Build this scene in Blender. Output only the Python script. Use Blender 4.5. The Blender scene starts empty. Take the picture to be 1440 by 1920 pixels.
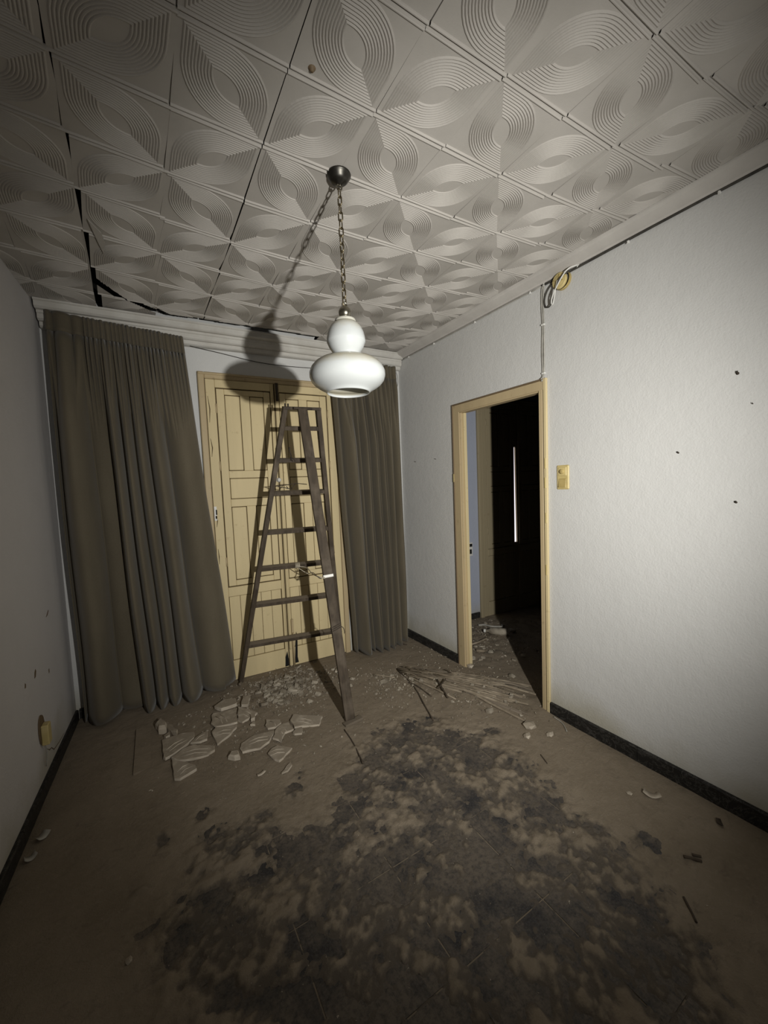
import bpy, bmesh, math, random
import numpy as np
from mathutils import Vector, Matrix, Euler

random.seed(7)
SC = bpy.context.scene
COL = SC.collection

# ------------------------------------------------------------------ camera
YAW, PITCH, ROLL = 0.53950795, -0.06817623, -0.03997675
CAM = Vector((0.60338, 0.3, 1.52304))
fw = Vector((math.sin(YAW)*math.cos(PITCH), math.cos(YAW)*math.cos(PITCH), math.sin(PITCH)))
rt0 = Vector((math.cos(YAW), -math.sin(YAW), 0))
up0 = rt0.cross(fw)
rt = rt0*math.cos(ROLL) + up0*math.sin(ROLL)
up = up0*math.cos(ROLL) - rt0*math.sin(ROLL)
cam = bpy.data.cameras.new('camera')
cam.sensor_fit = 'HORIZONTAL'; cam.sensor_width = 36.0
cam.lens = 36.0*736.902/1440.0
cam.clip_start = 0.02
camo = bpy.data.objects.new('camera', cam); COL.objects.link(camo)
m = Matrix((rt, up, -fw)).transposed().to_4x4(); m.translation = CAM
camo.matrix_world = m
SC.camera = camo

# ------------------------------------------------------------------ world (daylight outside the shutters)
wd = bpy.data.worlds.new('World'); SC.world = wd; wd.use_nodes = True
wd.node_tree.nodes['Background'].inputs[0].default_value = (1.0, 0.93, 0.97, 1)
wd.node_tree.nodes['Background'].inputs[1].default_value = 1.2

# ------------------------------------------------------------------ the photographer's torch
LIGHT_POS = Vector((1.20, -0.08, 1.55))
def add_spot(energy, az, el, size, blend, col, rad, sx=1.0):
    s = bpy.data.lights.new('torch', 'SPOT'); s.energy = energy; s.color = col
    s.spot_size = math.radians(size); s.spot_blend = blend; s.shadow_soft_size = rad
    o = bpy.data.objects.new('torch', s); COL.objects.link(o); o.location = LIGHT_POS
    a, e = math.radians(az), math.radians(el)
    d = Vector((math.sin(a)*math.cos(e), math.cos(a)*math.cos(e), math.sin(e)))
    o.rotation_euler = d.to_track_quat('-Z', 'Y').to_euler(); o.scale = (sx, 1, 1)
    return o
add_spot(330, 21, -1, 111, 1.0, (1.0, 0.985, 0.93), 0.022, .84)      # the beam
add_spot(13, 16, 8, 172, 1.0, (1.0, 0.975, 0.92), 0.022)       # its spill

SC.view_settings.view_transform = 'Standard'
SC.view_settings.look = 'None'
SC.view_settings.gamma = 1
SC.view_settings.use_curve_mapping = False
SC.view_settings.exposure = 0.0

# ------------------------------------------------------------------ room numbers
W = 2.748; H = 2.75
FA, FB = 3.6501, -0.05194           # far wall  y = FA + FB*x
LC, LD = -0.116, 0.05502            # left wall x = LC + LD*y
BACK = -1.3
def fy(x): return FA + FB*x
def lx(y): return LC + LD*y
XL = (LC + LD*FA)/(1 - LD*FB)       # far left corner
FT = Vector((1, FB, 0)).normalized()        # along the far wall
FN = Vector((FB, -1, 0)).normalized()       # out of the far wall, into the room

# ------------------------------------------------------------------ noise (numpy value noise)
def _h(ix, iy, s):
    n = (ix.astype(np.int64)*374761393 + iy.astype(np.int64)*668265263 + s*974711) & 0x7fffffff
    n = ((n ^ (n >> 13))*1274126177) & 0x7fffffff
    return ((n ^ (n >> 16)) & 0xffff)/65535.0
def vnoise(x, y, s=0):
    ix, iy = np.floor(x), np.floor(y); u, v = x-ix, y-iy
    u = u*u*(3-2*u); v = v*v*(3-2*v)
    a, b = _h(ix, iy, s), _h(ix+1, iy, s); c, d = _h(ix, iy+1, s), _h(ix+1, iy+1, s)
    return (a*(1-u)+b*u)*(1-v) + (c*(1-u)+d*u)*v
def fbm(x, y, s=0, o=4):
    r = 0; a = 0.5; t = 0
    for k in range(o):
        r = r + a*vnoise(x*2**k+17*k, y*2**k-9*k, s+k); t += a; a *= 0.5
    return r/t

SWEPT = [(1.80,2.15,.28,.22),(1.93,1.87,.25,.24),(1.55,2.02,.2,.14),(2.04,1.66,.2,.2),(1.6,1.47,.36,.34),(1.61,1.12,.38,.3),
         (1.97,1.32,.15,.22),(1.2,1.40,.3,.22),(1.22,1.12,.42,.25),(.85,1.56,.26,.17),(.66,1.78,.17,.14),(.74,2.05,.10,.13),
         (.9,2.03,.09,.09),(1.1,1.83,.18,.11),(1.86,1.04,.19,.2),(1.58,.83,.34,.22),(1.15,.80,.5,.38)]
_r = random.Random(77)
SWEPT += [(_r.uniform(.5,2.35), _r.uniform(1.0,2.3), _r.uniform(.02,.06), _r.uniform(.015,.05)) for _ in range(46)]
SWEPT += [(2.345,.945,.06,.03),(2.159,1.24,.05,.07),(2.10,1.43,.05,.05),(.47,2.03,.05,.03),(.56,2.2,.03,.03),(1.14,2.17,.04,.05)]
def swept(x, y):
    s = 0
    for cx, cy, a, b in SWEPT:
        s = s + (1 if a > .08 else .62)*np.exp(-(((x-cx)/a)**2 + ((y-cy)/b)**2)*.9)
    return np.clip(s, 0, 1.15)
def seg(x, y, ax, ay, bx, by):
    dx, dy = bx-ax, by-ay; t = np.clip(((x-ax)*dx+(y-ay)*dy)/(dx*dx+dy*dy), 0, 1)
    return np.hypot(x-ax-t*dx, y-ay-t*dy)
def dust_h(x, y):
    x = np.asarray(x, float); y = np.asarray(y, float)
    n1 = fbm(x*4, y*4, 1); n2 = fbm(x*22, y*22, 5, 3)
    u, v = x*.82+y*.57, -x*.57+y*.82
    n3 = fbm(u*15+40+2*n1, v*6, 9, 5); n4 = fbm(u*9-7, v*19+3*n1, 31, 4)
    s = np.clip(swept(x, y), 0, 1)
    h = 0.006 + (n1-.5)*0.006 + (n2-.5)*0.0035 - s*0.0056 + ((n3-.5)*0.024 + (n4-.5)*.020)*np.clip(s*1.9, 0, 1)
    h = h + (fbm(x*48, y*48, 41, 2)-.5)*.016*np.clip(s*1.5, 0, 1)
    pile = np.exp(-(((x-1.42)/.36)**2 + ((y-3.22)/.28)**2))
    h = h + pile*(0.018 + 0.028*(fbm(x*16, y*16, 3, 3)-.35))
    pl2 = np.exp(-(((x-.98)/.30)**2 + ((y-2.95)/.26)**2))
    h = h + pl2*(0.006 + 0.014*(fbm(x*18, y*18, 13, 3)-.4))
    d = seg(x, y, 2.32, 2.80, 2.74, 2.08); rd = np.exp(-(d/.22)**2)
    h = h + rd*(0.020 + 0.030*(fbm(x*9, y*9, 4, 3)-.4))
    adj = np.clip((x-2.70)/.3, 0, 1)*np.exp(-((y-3.0)/.45)**2)
    h = h + adj*(0.012 + 0.035*(fbm(x*13, y*13, 6, 3)-.4))
    return h
def gz(x, y): return max(0.0, float(dust_h(x, y)))

# ------------------------------------------------------------------ materials
def mat(name, build, rough=0.8):
    m = bpy.data.materials.new(name); m.use_nodes = True
    nt = m.node_tree; b = nt.nodes['Principled BSDF']; b.inputs['Roughness'].default_value = rough
    b.inputs['Specular IOR Level'].default_value = 0.3
    build(nt, b); return m
def N(nt, t, **kw):
    n = nt.nodes.new(t)
    for k, v in kw.items(): setattr(n, k, v)
    return n
def coords(nt, kind='Object', scale=(1,1,1)):
    if kind == 'World':
        g = N(nt, 'ShaderNodeNewGeometry'); out = g.outputs['Position']
    else:
        out = N(nt, 'ShaderNodeTexCoord').outputs[kind]
    mp = N(nt, 'ShaderNodeMapping'); mp.inputs['Scale'].default_value = scale
    nt.links.new(out, mp.inputs[0]); return mp.outputs[0]
def noise(nt, vec, scale, detail=4, rough=0.55, dist=0.0):
    n = N(nt, 'ShaderNodeTexNoise'); n.inputs['Scale'].default_value = scale
    n.inputs['Detail'].default_value = detail; n.inputs['Roughness'].default_value = rough
    n.inputs['Distortion'].default_value = dist
    nt.links.new(vec, n.inputs['Vector']); return n.outputs['Fac']
def ramp(nt, fac, stops):
    r = N(nt, 'ShaderNodeValToRGB'); e = r.color_ramp.elements
    while len(e) < len(stops): e.new(0.5)
    for k, (p, c) in enumerate(stops):
        e[k].position = p; e[k].color = (*c, 1) if len(c) == 3 else c
    nt.links.new(fac, r.inputs[0]); return r.outputs[0]
def mix(nt, fac, a, b, mode='MIX'):
    x = N(nt, 'ShaderNodeMix', data_type='RGBA', blend_type=mode)
    for s, v in ((x.inputs[0], fac), (x.inputs[6], a), (x.inputs[7], b)):
        if hasattr(v, 'is_output'): nt.links.new(v, s)
        elif isinstance(v, (int, float)): s.default_value = v
        else: s.default_value = (*v, 1)
    return x.outputs[2]
def mth(nt, op, a, b=None, c=None):
    x = N(nt, 'ShaderNodeMath', operation=op)
    for s, v in zip(x.inputs, (a, b, c)):
        if v is None: continue
        if hasattr(v, 'is_output'): nt.links.new(v, s)
        else: s.default_value = v
    return x.outputs[0]
def bump(nt, b, h, strength, dist=0.01):
    n = N(nt, 'ShaderNodeBump'); n.inputs['Strength'].default_value = strength; n.inputs['Distance'].default_value = dist
    nt.links.new(h, n.inputs['Height']); nt.links.new(n.outputs[0], b.inputs['Normal'])
def setc(nt, b, c):
    if hasattr(c, 'is_output'): nt.links.new(c, b.inputs['Base Color'])
    else: b.inputs['Base Color'].default_value = (*c, 1)

def m_wall(base, stain=(.36,.33,.24)):
    def f(nt, b):
        v = coords(nt, 'World')
        big = noise(nt, v, 1.6, 5, .6); mid = noise(nt, v, 9, 4)
        c = mix(nt, ramp(nt, big, [(.35,(0,0,0)),(.75,(.35,.35,.35))]), base, tuple(k*.86 for k in base))
        c = mix(nt, ramp(nt, mid, [(.45,(0,0,0)),(.8,(.25,.25,.25))]), c, tuple(k*.9 for k in base))
        # grime rising a hand's breadth from the skirting
        sep = N(nt, 'ShaderNodeSeparateXYZ'); nt.links.new(v, sep.inputs[0])
        z = mth(nt, 'ADD', sep.outputs[2], mth(nt, 'MULTIPLY', mth(nt, 'SUBTRACT', noise(nt, v, 2.3, 4), .5), .55))
        g = ramp(nt, z, [(.06,(.62,.62,.62)),(.26,(0,0,0))])
        c = mix(nt, g, c, stain)
        # pinholes and flakes
        sp = ramp(nt, noise(nt, v, 38, 2), [(.80,(0,0,0)),(.84,(.5,.5,.5))])
        c = mix(nt, sp, c, tuple(k*.55 for k in base))
        setc(nt, b, c)
        h = mth(nt, 'ADD', noise(nt, v, 95, 3, .6), mth(nt, 'MULTIPLY', noise(nt, v, 24, 3), 1.1))
        h = mth(nt, 'ADD', h, mth(nt, 'MULTIPLY', noise(nt, v, 5, 2), 1.6))
        bump(nt, b, h, .33, .005)
    return f
M = {}
M['wall'] = mat('wall_plaster', m_wall((.565,.56,.545)), .85)
M['wall_far'] = mat('wall_plaster_far', m_wall((.60,.60,.59)), .85)
M['wall_left'] = mat('wall_plaster_left', m_wall((.62,.60,.595)), .85)
M['wall_room'] = mat('wall_plaster_blue', m_wall((.40,.43,.52)), .85)
def m_plain(c1, c2, sc, bs=0., bsc=60, kind='Object', stretch=(1,1,1), lo=.35, hi=.7):
    def f(nt, b):
        v = coords(nt, kind, stretch)
        setc(nt, b, ramp(nt, noise(nt, v, sc, 5), [(lo, c1), (hi, c2)]))
        if bs: bump(nt, b, noise(nt, v, bsc, 4), bs, .004)
    return f
M['tile_foam'] = mat('ceiling_tile_foam', m_plain((.385,.362,.33),(.455,.428,.395), 3.5, .12, 160, 'World'), .75)
M['cornice'] = mat('cornice_plaster', m_plain((.50,.48,.44),(.60,.585,.55), 7, .15, 60, 'World'), .8)
M['cornice_side'] = mat('cornice_foam', m_plain((.46,.435,.405),(.53,.505,.47), 7, .12, 80, 'World'), .8)
M['slab'] = mat('ceiling_void_shade', m_plain((.012,.011,.010),(.025,.022,.02), 6), .95)  # near-black colour paints the darkness seen through the ceiling gaps
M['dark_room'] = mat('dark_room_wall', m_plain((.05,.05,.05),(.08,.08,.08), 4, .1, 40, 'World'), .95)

def m_dust(nt, b):
    v = coords(nt, 'World')
    a = noise(nt, v, 3.2, 6, .6); d = noise(nt, v, 60, 4, .6); e = noise(nt, coords(nt, 'World', (1,1.7,1)), 11, 5, .65, .8)
    c = ramp(nt, a, [(.3,(.175,.141,.100)),(.7,(.232,.190,.140))])
    c = mix(nt, ramp(nt, e, [(.56,(0,0,0)),(.72,(.45,.45,.45))]), c, (.105,.085,.064))
    c = mix(nt, ramp(nt, d, [(.5,(0,0,0)),(.9,(.6,.6,.6))]), c, (.27,.225,.175))
    at = N(nt, 'ShaderNodeAttribute', attribute_name='thin')
    k = mth(nt, 'ADD', at.outputs['Fac'], mth(nt, 'MULTIPLY', mth(nt, 'SUBTRACT', noise(nt, v, 26, 6, .7), .5), 1.5))
    c = mix(nt, ramp(nt, k, [(.25,(0,0,0)),(.85,(.75,.75,.75))]), c, (.060,.051,.043))
    setc(nt, b, c)
    h = mth(nt, 'ADD', mth(nt, 'MULTIPLY', e, 1.5), mth(nt, 'ADD', d, mth(nt, 'MULTIPLY', noise(nt, v, 180, 2), .6)))
    bump(nt, b, h, .45, .007)
M['dust'] = mat('floor_dust', m_dust, .95)
def m_ftile(nt, b):
    v = coords(nt, 'World'); vs = coords(nt, 'World', (1.0,1.0,1.0))
    mp = N(nt, 'ShaderNodeMapping'); mp.inputs['Rotation'].default_value = (0,0,.5); mp.inputs['Scale'].default_value = (1.0,.35,1)
    nt.links.new(vs, mp.inputs[0])
    fleck = noise(nt, v, 130, 3, .7); base = ramp(nt, fleck, [(.40,(.016,.016,.018)),(.62,(.042,.041,.043)),(.78,(.12,.115,.11))])
    sm = noise(nt, mp.outputs[0], 13, 6, .68, 1.4)
    film = ramp(nt, noise(nt, v, 4.5, 5, .65), [(.36,(.10,.10,.10)),(.54,(.95,.95,.95))])
    k = mix(nt, 1.0, ramp(nt, sm, [(.28,(.30,.30,.30)),(.50,(1,1,1))]), film, 'MULTIPLY')
    k = mix(nt, 1.0, k, ramp(nt, noise(nt, v, 55, 6, .75), [(.34,(.25,.25,.25)),(.55,(1,1,1))]), 'MULTIPLY')
    # worn bare in the walked-on middle, filmed with dust away from it
    setc(nt, b, mix(nt, k, base, (.128,.106,.083)))
    b.inputs['Roughness'].default_value = .7
    bump(nt, b, mth(nt, 'ADD', sm, noise(nt, v, 90, 3)), .25, .004)
M['floor_tile'] = mat('floor_tile_dark', m_ftile, .7)
def m_cloth(nt, b):
    v = coords(nt, 'Object')
    c = ramp(nt, noise(nt, coords(nt,'Object',(1,1,.25)), 5, 5), [(.3,(.077,.063,.041)),(.7,(.118,.098,.066))])
    w1 = N(nt, 'ShaderNodeTexWave', bands_direction='Z'); w1.inputs['Scale'].default_value = 220
    w2 = N(nt, 'ShaderNodeTexWave', bands_direction='X'); w2.inputs['Scale'].default_value = 200
    for w in (w1, w2): w.inputs['Distortion'].default_value = 1.2; nt.links.new(v, w.inputs[0])
    c = mix(nt, ramp(nt, noise(nt, v, 420, 2), [(.4,(0,0,0)),(.8,(.35,.35,.35))]), c, (.20,.178,.13))
    setc(nt, b, c); bump(nt, b, mth(nt, 'ADD', w1.outputs[1], w2.outputs[1]), .12, .002)
    b.inputs['Sheen Weight'].default_value = .15
M['cloth'] = mat('curtain_cloth', m_cloth, .9)
def m_paint(c, dirt, streak=6.0):
    def f(nt, b):
        v = coords(nt, 'Object', (1,1,.12)); o = coords(nt, 'Object')
        k = ramp(nt, noise(nt, v, streak, 6, .65), [(.35, c), (.75, tuple(x*.84 for x in c))])
        k = mix(nt, ramp(nt, noise(nt, o, 16, 5, .7), [(.62,(0,0,0)),(.74,(.7,.7,.7))]), k, dirt)
        setc(nt, b, k); bump(nt, b, noise(nt, coords(nt,'Object',(1,1,.06)), 60, 4), .12, .003)
    return f
M['door'] = mat('door_paint_cream', m_paint((.62,.51,.295), (.38,.29,.15)), .6)
M['frame'] = mat('frame_paint_tan', m_paint((.47,.37,.22), (.28,.21,.12)), .55)
M['door_dim'] = mat('door_paint_dimmed', m_paint((.33,.275,.175), (.2,.15,.08)), .75)  # darker paint stands in for the weak light on the second room's door
M['casing_dark'] = mat('frame_edge_brown', m_paint((.17,.12,.07), (.10,.07,.04)), .6)
M['groove'] = mat('groove_brown', m_plain((.06,.04,.018),(.11,.075,.035), 20), .9)  # as leaf and shutter backing it paints the shade in the panel gaps
def m_wood(nt, b):
    v = coords(nt, 'Object', (1,1,.08))
    c = ramp(nt, noise(nt, v, 30, 6, .6, .6), [(.3,(.034,.025,.017)),(.55,(.062,.046,.031)),(.8,(.105,.082,.058))])
    c = mix(nt, ramp(nt, noise(nt, coords(nt,'Object'), 7, 4), [(.5,(0,0,0)),(.8,(.5,.5,.5))]), c, (.19,.155,.118))
    g = N(nt, 'ShaderNodeNewGeometry'); s = N(nt, 'ShaderNodeSeparateXYZ'); nt.links.new(g.outputs['Normal'], s.inputs[0])
    c = mix(nt, ramp(nt, s.outputs[2], [(.5,(0,0,0)),(.95,(.7,.7,.7))]), c, (.20,.165,.125))   # dust lying on level tops
    setc(nt, b, c); bump(nt, b, noise(nt, v, 120, 4), .25, .002)
M['wood'] = mat('old_ladder_wood', m_wood, .75)
M['wood_grey'] = mat('dusty_scrap_wood', m_plain((.12,.098,.072),(.19,.155,.118), 9, .3, 60, 'Object', (1,.15,1)), .9)
M['reed'] = mat('split_reed', m_plain((.17,.137,.098),(.33,.275,.205), 14, .3, 90, 'World', (1,1,1)), .9)
M['twig'] = mat('dark_twig', m_plain((.045,.034,.024),(.085,.065,.046), 25, .2), .9)
def m_marble(nt, b):
    v = coords(nt, 'World', (1,1,1.6))
    n = noise(nt, v, 9, 8, .7, 2.2)
    d = mth(nt, 'ABSOLUTE', mth(nt, 'SUBTRACT', n, .5))
    setc(nt, b, ramp(nt, d, [(.0,(.10,.095,.088)),(.008,(.045,.042,.038)),(.022,(.016,.015,.014))]))
M['marble'] = mat('black_marble', m_marble, .45)
def m_opal(nt, b):
    g = N(nt, 'ShaderNodeNewGeometry'); s = N(nt, 'ShaderNodeSeparateXYZ'); nt.links.new(g.outputs['Normal'], s.inputs[0])
    o = coords(nt, 'Object')
    k = mth(nt, 'ADD', s.outputs[2], mth(nt, 'MULTIPLY', mth(nt, 'SUBTRACT', noise(nt, o, 30, 4), .5), .5))
    setc(nt, b, mix(nt, ramp(nt, k, [(.25,(0,0,0)),(.95,(.9,.9,.9))]), (.60,.625,.63), (.50,.435,.275)))   # settled dust on the shoulders
    b.inputs['Coat Weight'].default_value = .6; b.inputs['Coat Roughness'].default_value = .12
    tr = N(nt, 'ShaderNodeBsdfTranslucent'); tr.inputs[0].default_value = (.85,.84,.80,1)
    mx = N(nt, 'ShaderNodeMixShader'); mx.inputs[0].default_value = .28
    nt.links.new(b.outputs[0], mx.inputs[1]); nt.links.new(tr.outputs[0], mx.inputs[2])
    nt.links.new(mx.outputs[0], nt.nodes['Material Output'].inputs[0])
M['opal'] = mat('opal_glass', m_opal, .25)
def m_metal(c, r):
    def f(nt, b):
        b.inputs['Metallic'].default_value = 1.0; b.inputs['Roughness'].default_value = r
        setc(nt, b, ramp(nt, noise(nt, coords(nt), 40, 4), [(.3, tuple(x*.7 for x in c)), (.7, c)]))
    return f
M['bronze'] = mat('dark_bronze', m_metal((.10,.095,.085), .38), .38)
M['chain'] = mat('chain_brass', m_metal((.24,.20,.13), .45), .45)
M['nickel'] = mat('tarnished_nickel', m_metal((.42,.39,.32), .3), .3)
M['cap'] = mat('lamp_collar', m_plain((.40,.39,.34),(.52,.50,.44), 30), .5)
M['iron'] = mat('rusted_iron', m_plain((.022,.017,.013),(.06,.045,.032), 30, .2), .8)
M['cream'] = mat('cream_plastic', m_plain((.50,.40,.17),(.60,.49,.24), 20), .45)
M['cream_dk'] = mat('cream_plastic_deep', m_plain((.38,.29,.11),(.46,.36,.15), 20), .5)  # deeper cream for knob, rocker, box base and ribs
M['white_pl'] = mat('white_plastic', m_plain((.62,.61,.58),(.7,.69,.66), 20), .5)
M['black'] = mat('black_recess', m_plain((.006,.006,.006),(.012,.012,.012), 10), .9)
M['cable'] = mat('grey_cable', m_plain((.30,.29,.26),(.42,.40,.36), 20), .6)
M['cable_dark'] = mat('dark_cable', m_plain((.035,.032,.028),(.07,.065,.055), 20), .7)
def m_plaster(nt, b):
    v = coords(nt, 'World')
    c = ramp(nt, noise(nt, v, 14, 5), [(.3,(.40,.345,.275)),(.7,(.52,.46,.375))])
    g = N(nt, 'ShaderNodeNewGeometry'); s = N(nt, 'ShaderNodeSeparateXYZ'); nt.links.new(g.outputs['Normal'], s.inputs[0])
    k = mth(nt, 'ADD', s.outputs[2], mth(nt, 'MULTIPLY', mth(nt, 'SUBTRACT', noise(nt, v, 20, 5), .5), 1.2))
    c = mix(nt, ramp(nt, k, [(.55,(0,0,0)),(1.0,(.72,.72,.72))]), c, (.20,.165,.122))   # dusty tops, clean broken edges
    setc(nt, b, c); bump(nt, b, noise(nt, v, 130, 3), .3, .003)
M['plaster'] = mat('broken_plaster', m_plaster, .9)
M['chip'] = mat('plaster_chip', m_plain((.17,.143,.108),(.43,.385,.31), 9, .3, 90, 'World'), .9)
M['paper'] = mat('dirty_paper', m_plain((.33,.31,.27),(.45,.43,.38), 12), .8)
M['rope'] = mat('old_cord', m_plain((.36,.32,.24),(.5,.45,.36), 40, .3, 200), .9)
M['tape'] = mat('white_tape', m_plain((.74,.72,.68),(.8,.79,.76), 20), .5)

# ------------------------------------------------------------------ mesh helpers
class MB:
    def __init__(s): s.v = []; s.f = []; s.sm = []
    def add(s, vs, fs, smooth=False):
        o = len(s.v); s.v += [Vector(p) for p in vs]
        for f in fs: s.f.append([i+o for i in f]); s.sm.append(smooth)
    def box(s, lo, hi, ch=0.0):
        x0,y0,z0 = lo; x1,y1,z1 = hi
        if ch <= 0:
            s.add([(x0,y0,z0),(x1,y0,z0),(x1,y1,z0),(x0,y1,z0),(x0,y0,z1),(x1,y0,z1),(x1,y1,z1),(x0,y1,z1)],
                  [(0,3,2,1),(4,5,6,7),(0,1,5,4),(1,2,6,5),(2,3,7,6),(3,0,4,7)]); return
        b = bmesh.new(); bmesh.ops.create_cube(b, size=1)
        for v in b.verts: v.co = Vector((x0+(v.co.x+.5)*(x1-x0), y0+(v.co.y+.5)*(y1-y0), z0+(v.co.z+.5)*(z1-z0)))
        bmesh.ops.bevel(b, geom=b.edges[:], offset=ch, segments=1, affect='EDGES')
        s.bm(b)
    def bm(s, b, smooth=False):
        b.verts.index_update(); s.add([v.co.copy() for v in b.verts], [[v.index for v in f.verts] for f in b.faces], smooth); b.free()
    def bar(s, a, b, w, t, side, ch=.002):
        """a rectangular bar from a to b: w across along `side`, t in the third direction"""
        a, b = Vector(a), Vector(b); d = (b-a); L = d.length; d.normalize()
        sx = Vector(side); sx = (sx - d*sx.dot(d)).normalized(); sy = d.cross(sx)
        m = MB(); m.box((-w/2,-t/2,0),(w/2,t/2,L), ch)
        s.add([a + sx*p.x + sy*p.y + d*p.z for p in m.v], m.f)
    def tube(s, pts, r, n=8, cap=True):
        pts = [Vector(p) for p in pts]; k = len(pts)
        rs = r if isinstance(r, (list, tuple)) else [r]*k
        prev = None; vs = []
        for i in range(k):
            t = (pts[min(i+1,k-1)] - pts[max(i-1,0)]).normalized()
            if prev is None:
                a = Vector((0,0,1)) if abs(t.z) < .9 else Vector((1,0,0)); u = t.cross(a).normalized()
            else: u = (prev - t*prev.dot(t)).normalized()
            prev = u; w = t.cross(u)
            for j in range(n):
                an = 2*math.pi*j/n; vs.append(pts[i] + (u*math.cos(an)+w*math.sin(an))*rs[i])
        fs = [(i*n+j, i*n+(j+1)%n, (i+1)*n+(j+1)%n, (i+1)*n+j) for i in range(k-1) for j in range(n)]
        if cap: fs += [list(range(n))[::-1], [(k-1)*n+j for j in range(n)]]
        s.add(vs, fs, True)
    def lathe(s, prof, c=(0,0,0), n=40, axis=None, smooth=True):
        c = Vector(c); vs = []; k = len(prof)
        q = axis or Matrix.Identity(3)
        for r, z in prof:
            for j in range(n):
                an = 2*math.pi*j/n; vs.append(c + q @ Vector((r*math.cos(an), r*math.sin(an), z)))
        fs = [(i*n+j, i*n+(j+1)%n, (i+1)*n+(j+1)%n, (i+1)*n+j) for i in range(k-1) for j in range(n)]
        s.add(vs, fs, smooth)
    def prism(s, poly, z0, z1, ch=0):
        n = len(poly)
        s.add([(x,y,z0) for x,y in poly]+[(x,y,z1) for x,y in poly],
              [list(range(n))[::-1], list(range(n,2*n))]+[(i,(i+1)%n,n+(i+1)%n,n+i) for i in range(n)])
ROOT = {}
def link(name, mb, material, parent=None, loc=None, **props):
    """one mesh object; the vertices of mb are world coordinates"""
    base = ROOT.get(parent, Vector((0,0,0))) if parent else Vector(loc or (0,0,0))
    me = bpy.data.meshes.new(name)
    me.from_pydata([tuple(v-base) for v in mb.v], [], mb.f)
    me.polygons.foreach_set('use_smooth', mb.sm)
    me.materials.append(material)
    b = bmesh.new(); b.from_mesh(me); bmesh.ops.recalc_face_normals(b, faces=b.faces[:]); b.to_mesh(me); b.free()
    me.update()
    o = bpy.data.objects.new(name, me); COL.objects.link(o)
    if parent: o.parent = parent; ROOT[o] = base
    else: o.location = base; ROOT[o] = base
    for k, v in props.items(): o[k] = v
    return o
def thing(name, label, cat, loc=(0,0,0), group=None):
    o = bpy.data.objects.new(name, None); COL.objects.link(o); o.location = loc; ROOT[o] = Vector(loc)
    o.empty_display_size = .05
    o['label'] = label; o['category'] = cat
    if group: o['group'] = group
    return o
def struct(name, loc=(0,0,0)):
    o = bpy.data.objects.new(name, None); COL.objects.link(o); o.location = loc; ROOT[o] = Vector(loc)
    o.empty_display_size = .05; o['kind'] = 'structure'; return o
def smooth_path(pts, n=8):
    P = [Vector(p) for p in pts]; P = [P[0]*2-P[1]] + P + [P[-1]*2-P[-2]]; out = []
    for i in range(1, len(P)-2):
        for k in range(n):
            t = k/n; a,b,c,d = P[i-1],P[i],P[i+1],P[i+2]
            out.append(.5*((2*b)+(c-a)*t+(2*a-5*b+4*c-d)*t*t+(3*b-a-3*c+d)*t**3))
    out.append(P[-2]); return out

# ------------------------------------------------------------------ room shell
DY0, DY1, DZ = 1.908, 2.690, 2.095          # doorway rough opening in the right wall
T = 0.045                                   # partition thickness
yE = fy(W)
def quad_wall(mb, xs, zs, holes, f):
    for a in range(len(xs)-1):
        for c in range(len(zs)-1):
            if (a, c) in holes: continue
            mb.add([f(xs[a],zs[c]), f(xs[a+1],zs[c]), f(xs[a+1],zs[c+1]), f(xs[a],zs[c+1])], [(0,1,2,3)])
TOP = 2.86
mb = MB()
for x in (W, W+T):
    quad_wall(mb, [BACK, DY0, DY1, fy(x)], [0, DZ, TOP], {(1,0)}, lambda y, z, x=x: (x, y, z))
mb.add([(W,DY0,0),(W+T,DY0,0),(W+T,DY0,DZ),(W,DY0,DZ)], [(0,1,2,3)])
mb.add([(W,DY1,0),(W+T,DY1,0),(W+T,DY1,DZ),(W,DY1,DZ)], [(0,1,2,3)])
mb.add([(W,DY0,DZ),(W+T,DY0,DZ),(W+T,DY1,DZ),(W,DY1,DZ)], [(0,1,2,3)])
link('wall_right', mb, M['wall'], kind='structure')
# facade wall: runs straight through both rooms, an opening behind the second room's shutters
D2 = 3.69; DW = 1.115
mb = MB()
for off, rev in ((0, 0), (-.25, 1)):
    def f(x, z, off=off): return (x + FN.x*off, fy(x) + FN.y*off, z)
    quad_wall(mb, [-.4, W+T*.5], [0, TOP], set(), f)
link('wall_far', mb, M['wall_far'], kind='structure')
mb = MB()
for off in (0, -.25):
    def f(x, z, off=off): return (x + FN.x*off, fy(x) + FN.y*off, z)
    quad_wall(mb, [W+T*.5, D2+.05, D2+DW-.05, 6.6], [0, .12, 2.35, TOP], {(1,1)}, f)
for x in (D2+.05, D2+DW-.05):
    a = Vector((x, fy(x), 0)); b = a - FN*.25
    mb.add([(a.x,a.y,.12),(b.x,b.y,.12),(b.x,b.y,2.35),(a.x,a.y,2.35)], [(0,1,2,3)])
x0, x1 = D2+.05, D2+DW-.05
for z in (.12, 2.35):
    a = Vector((x0,fy(x0),z)); b = Vector((x1,fy(x1),z)); mb.add([a, b, b-FN*.25, a-FN*.25], [(0,1,2,3)])
link('wall_far_room', mb, M['wall_room'], kind='structure')
mb = MB(); mb.add([(lx(BACK),BACK,0),(XL,fy(XL),0),(XL,fy(XL),TOP),(lx(BACK),BACK,TOP)], [(0,1,2,3)])
mb.add([(lx(BACK)-.2,BACK,0),(XL-.2,fy(XL),0),(XL-.2,fy(XL),TOP),(lx(BACK)-.2,BACK,TOP)], [(0,3,2,1)])
link('wall_left', mb, M['wall_left'], kind='structure')
mb = MB(); mb.box((-.5,BACK-.15,0),(W+T,BACK,TOP)); link('wall_back', mb, M['wall_left'], kind='structure')
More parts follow.
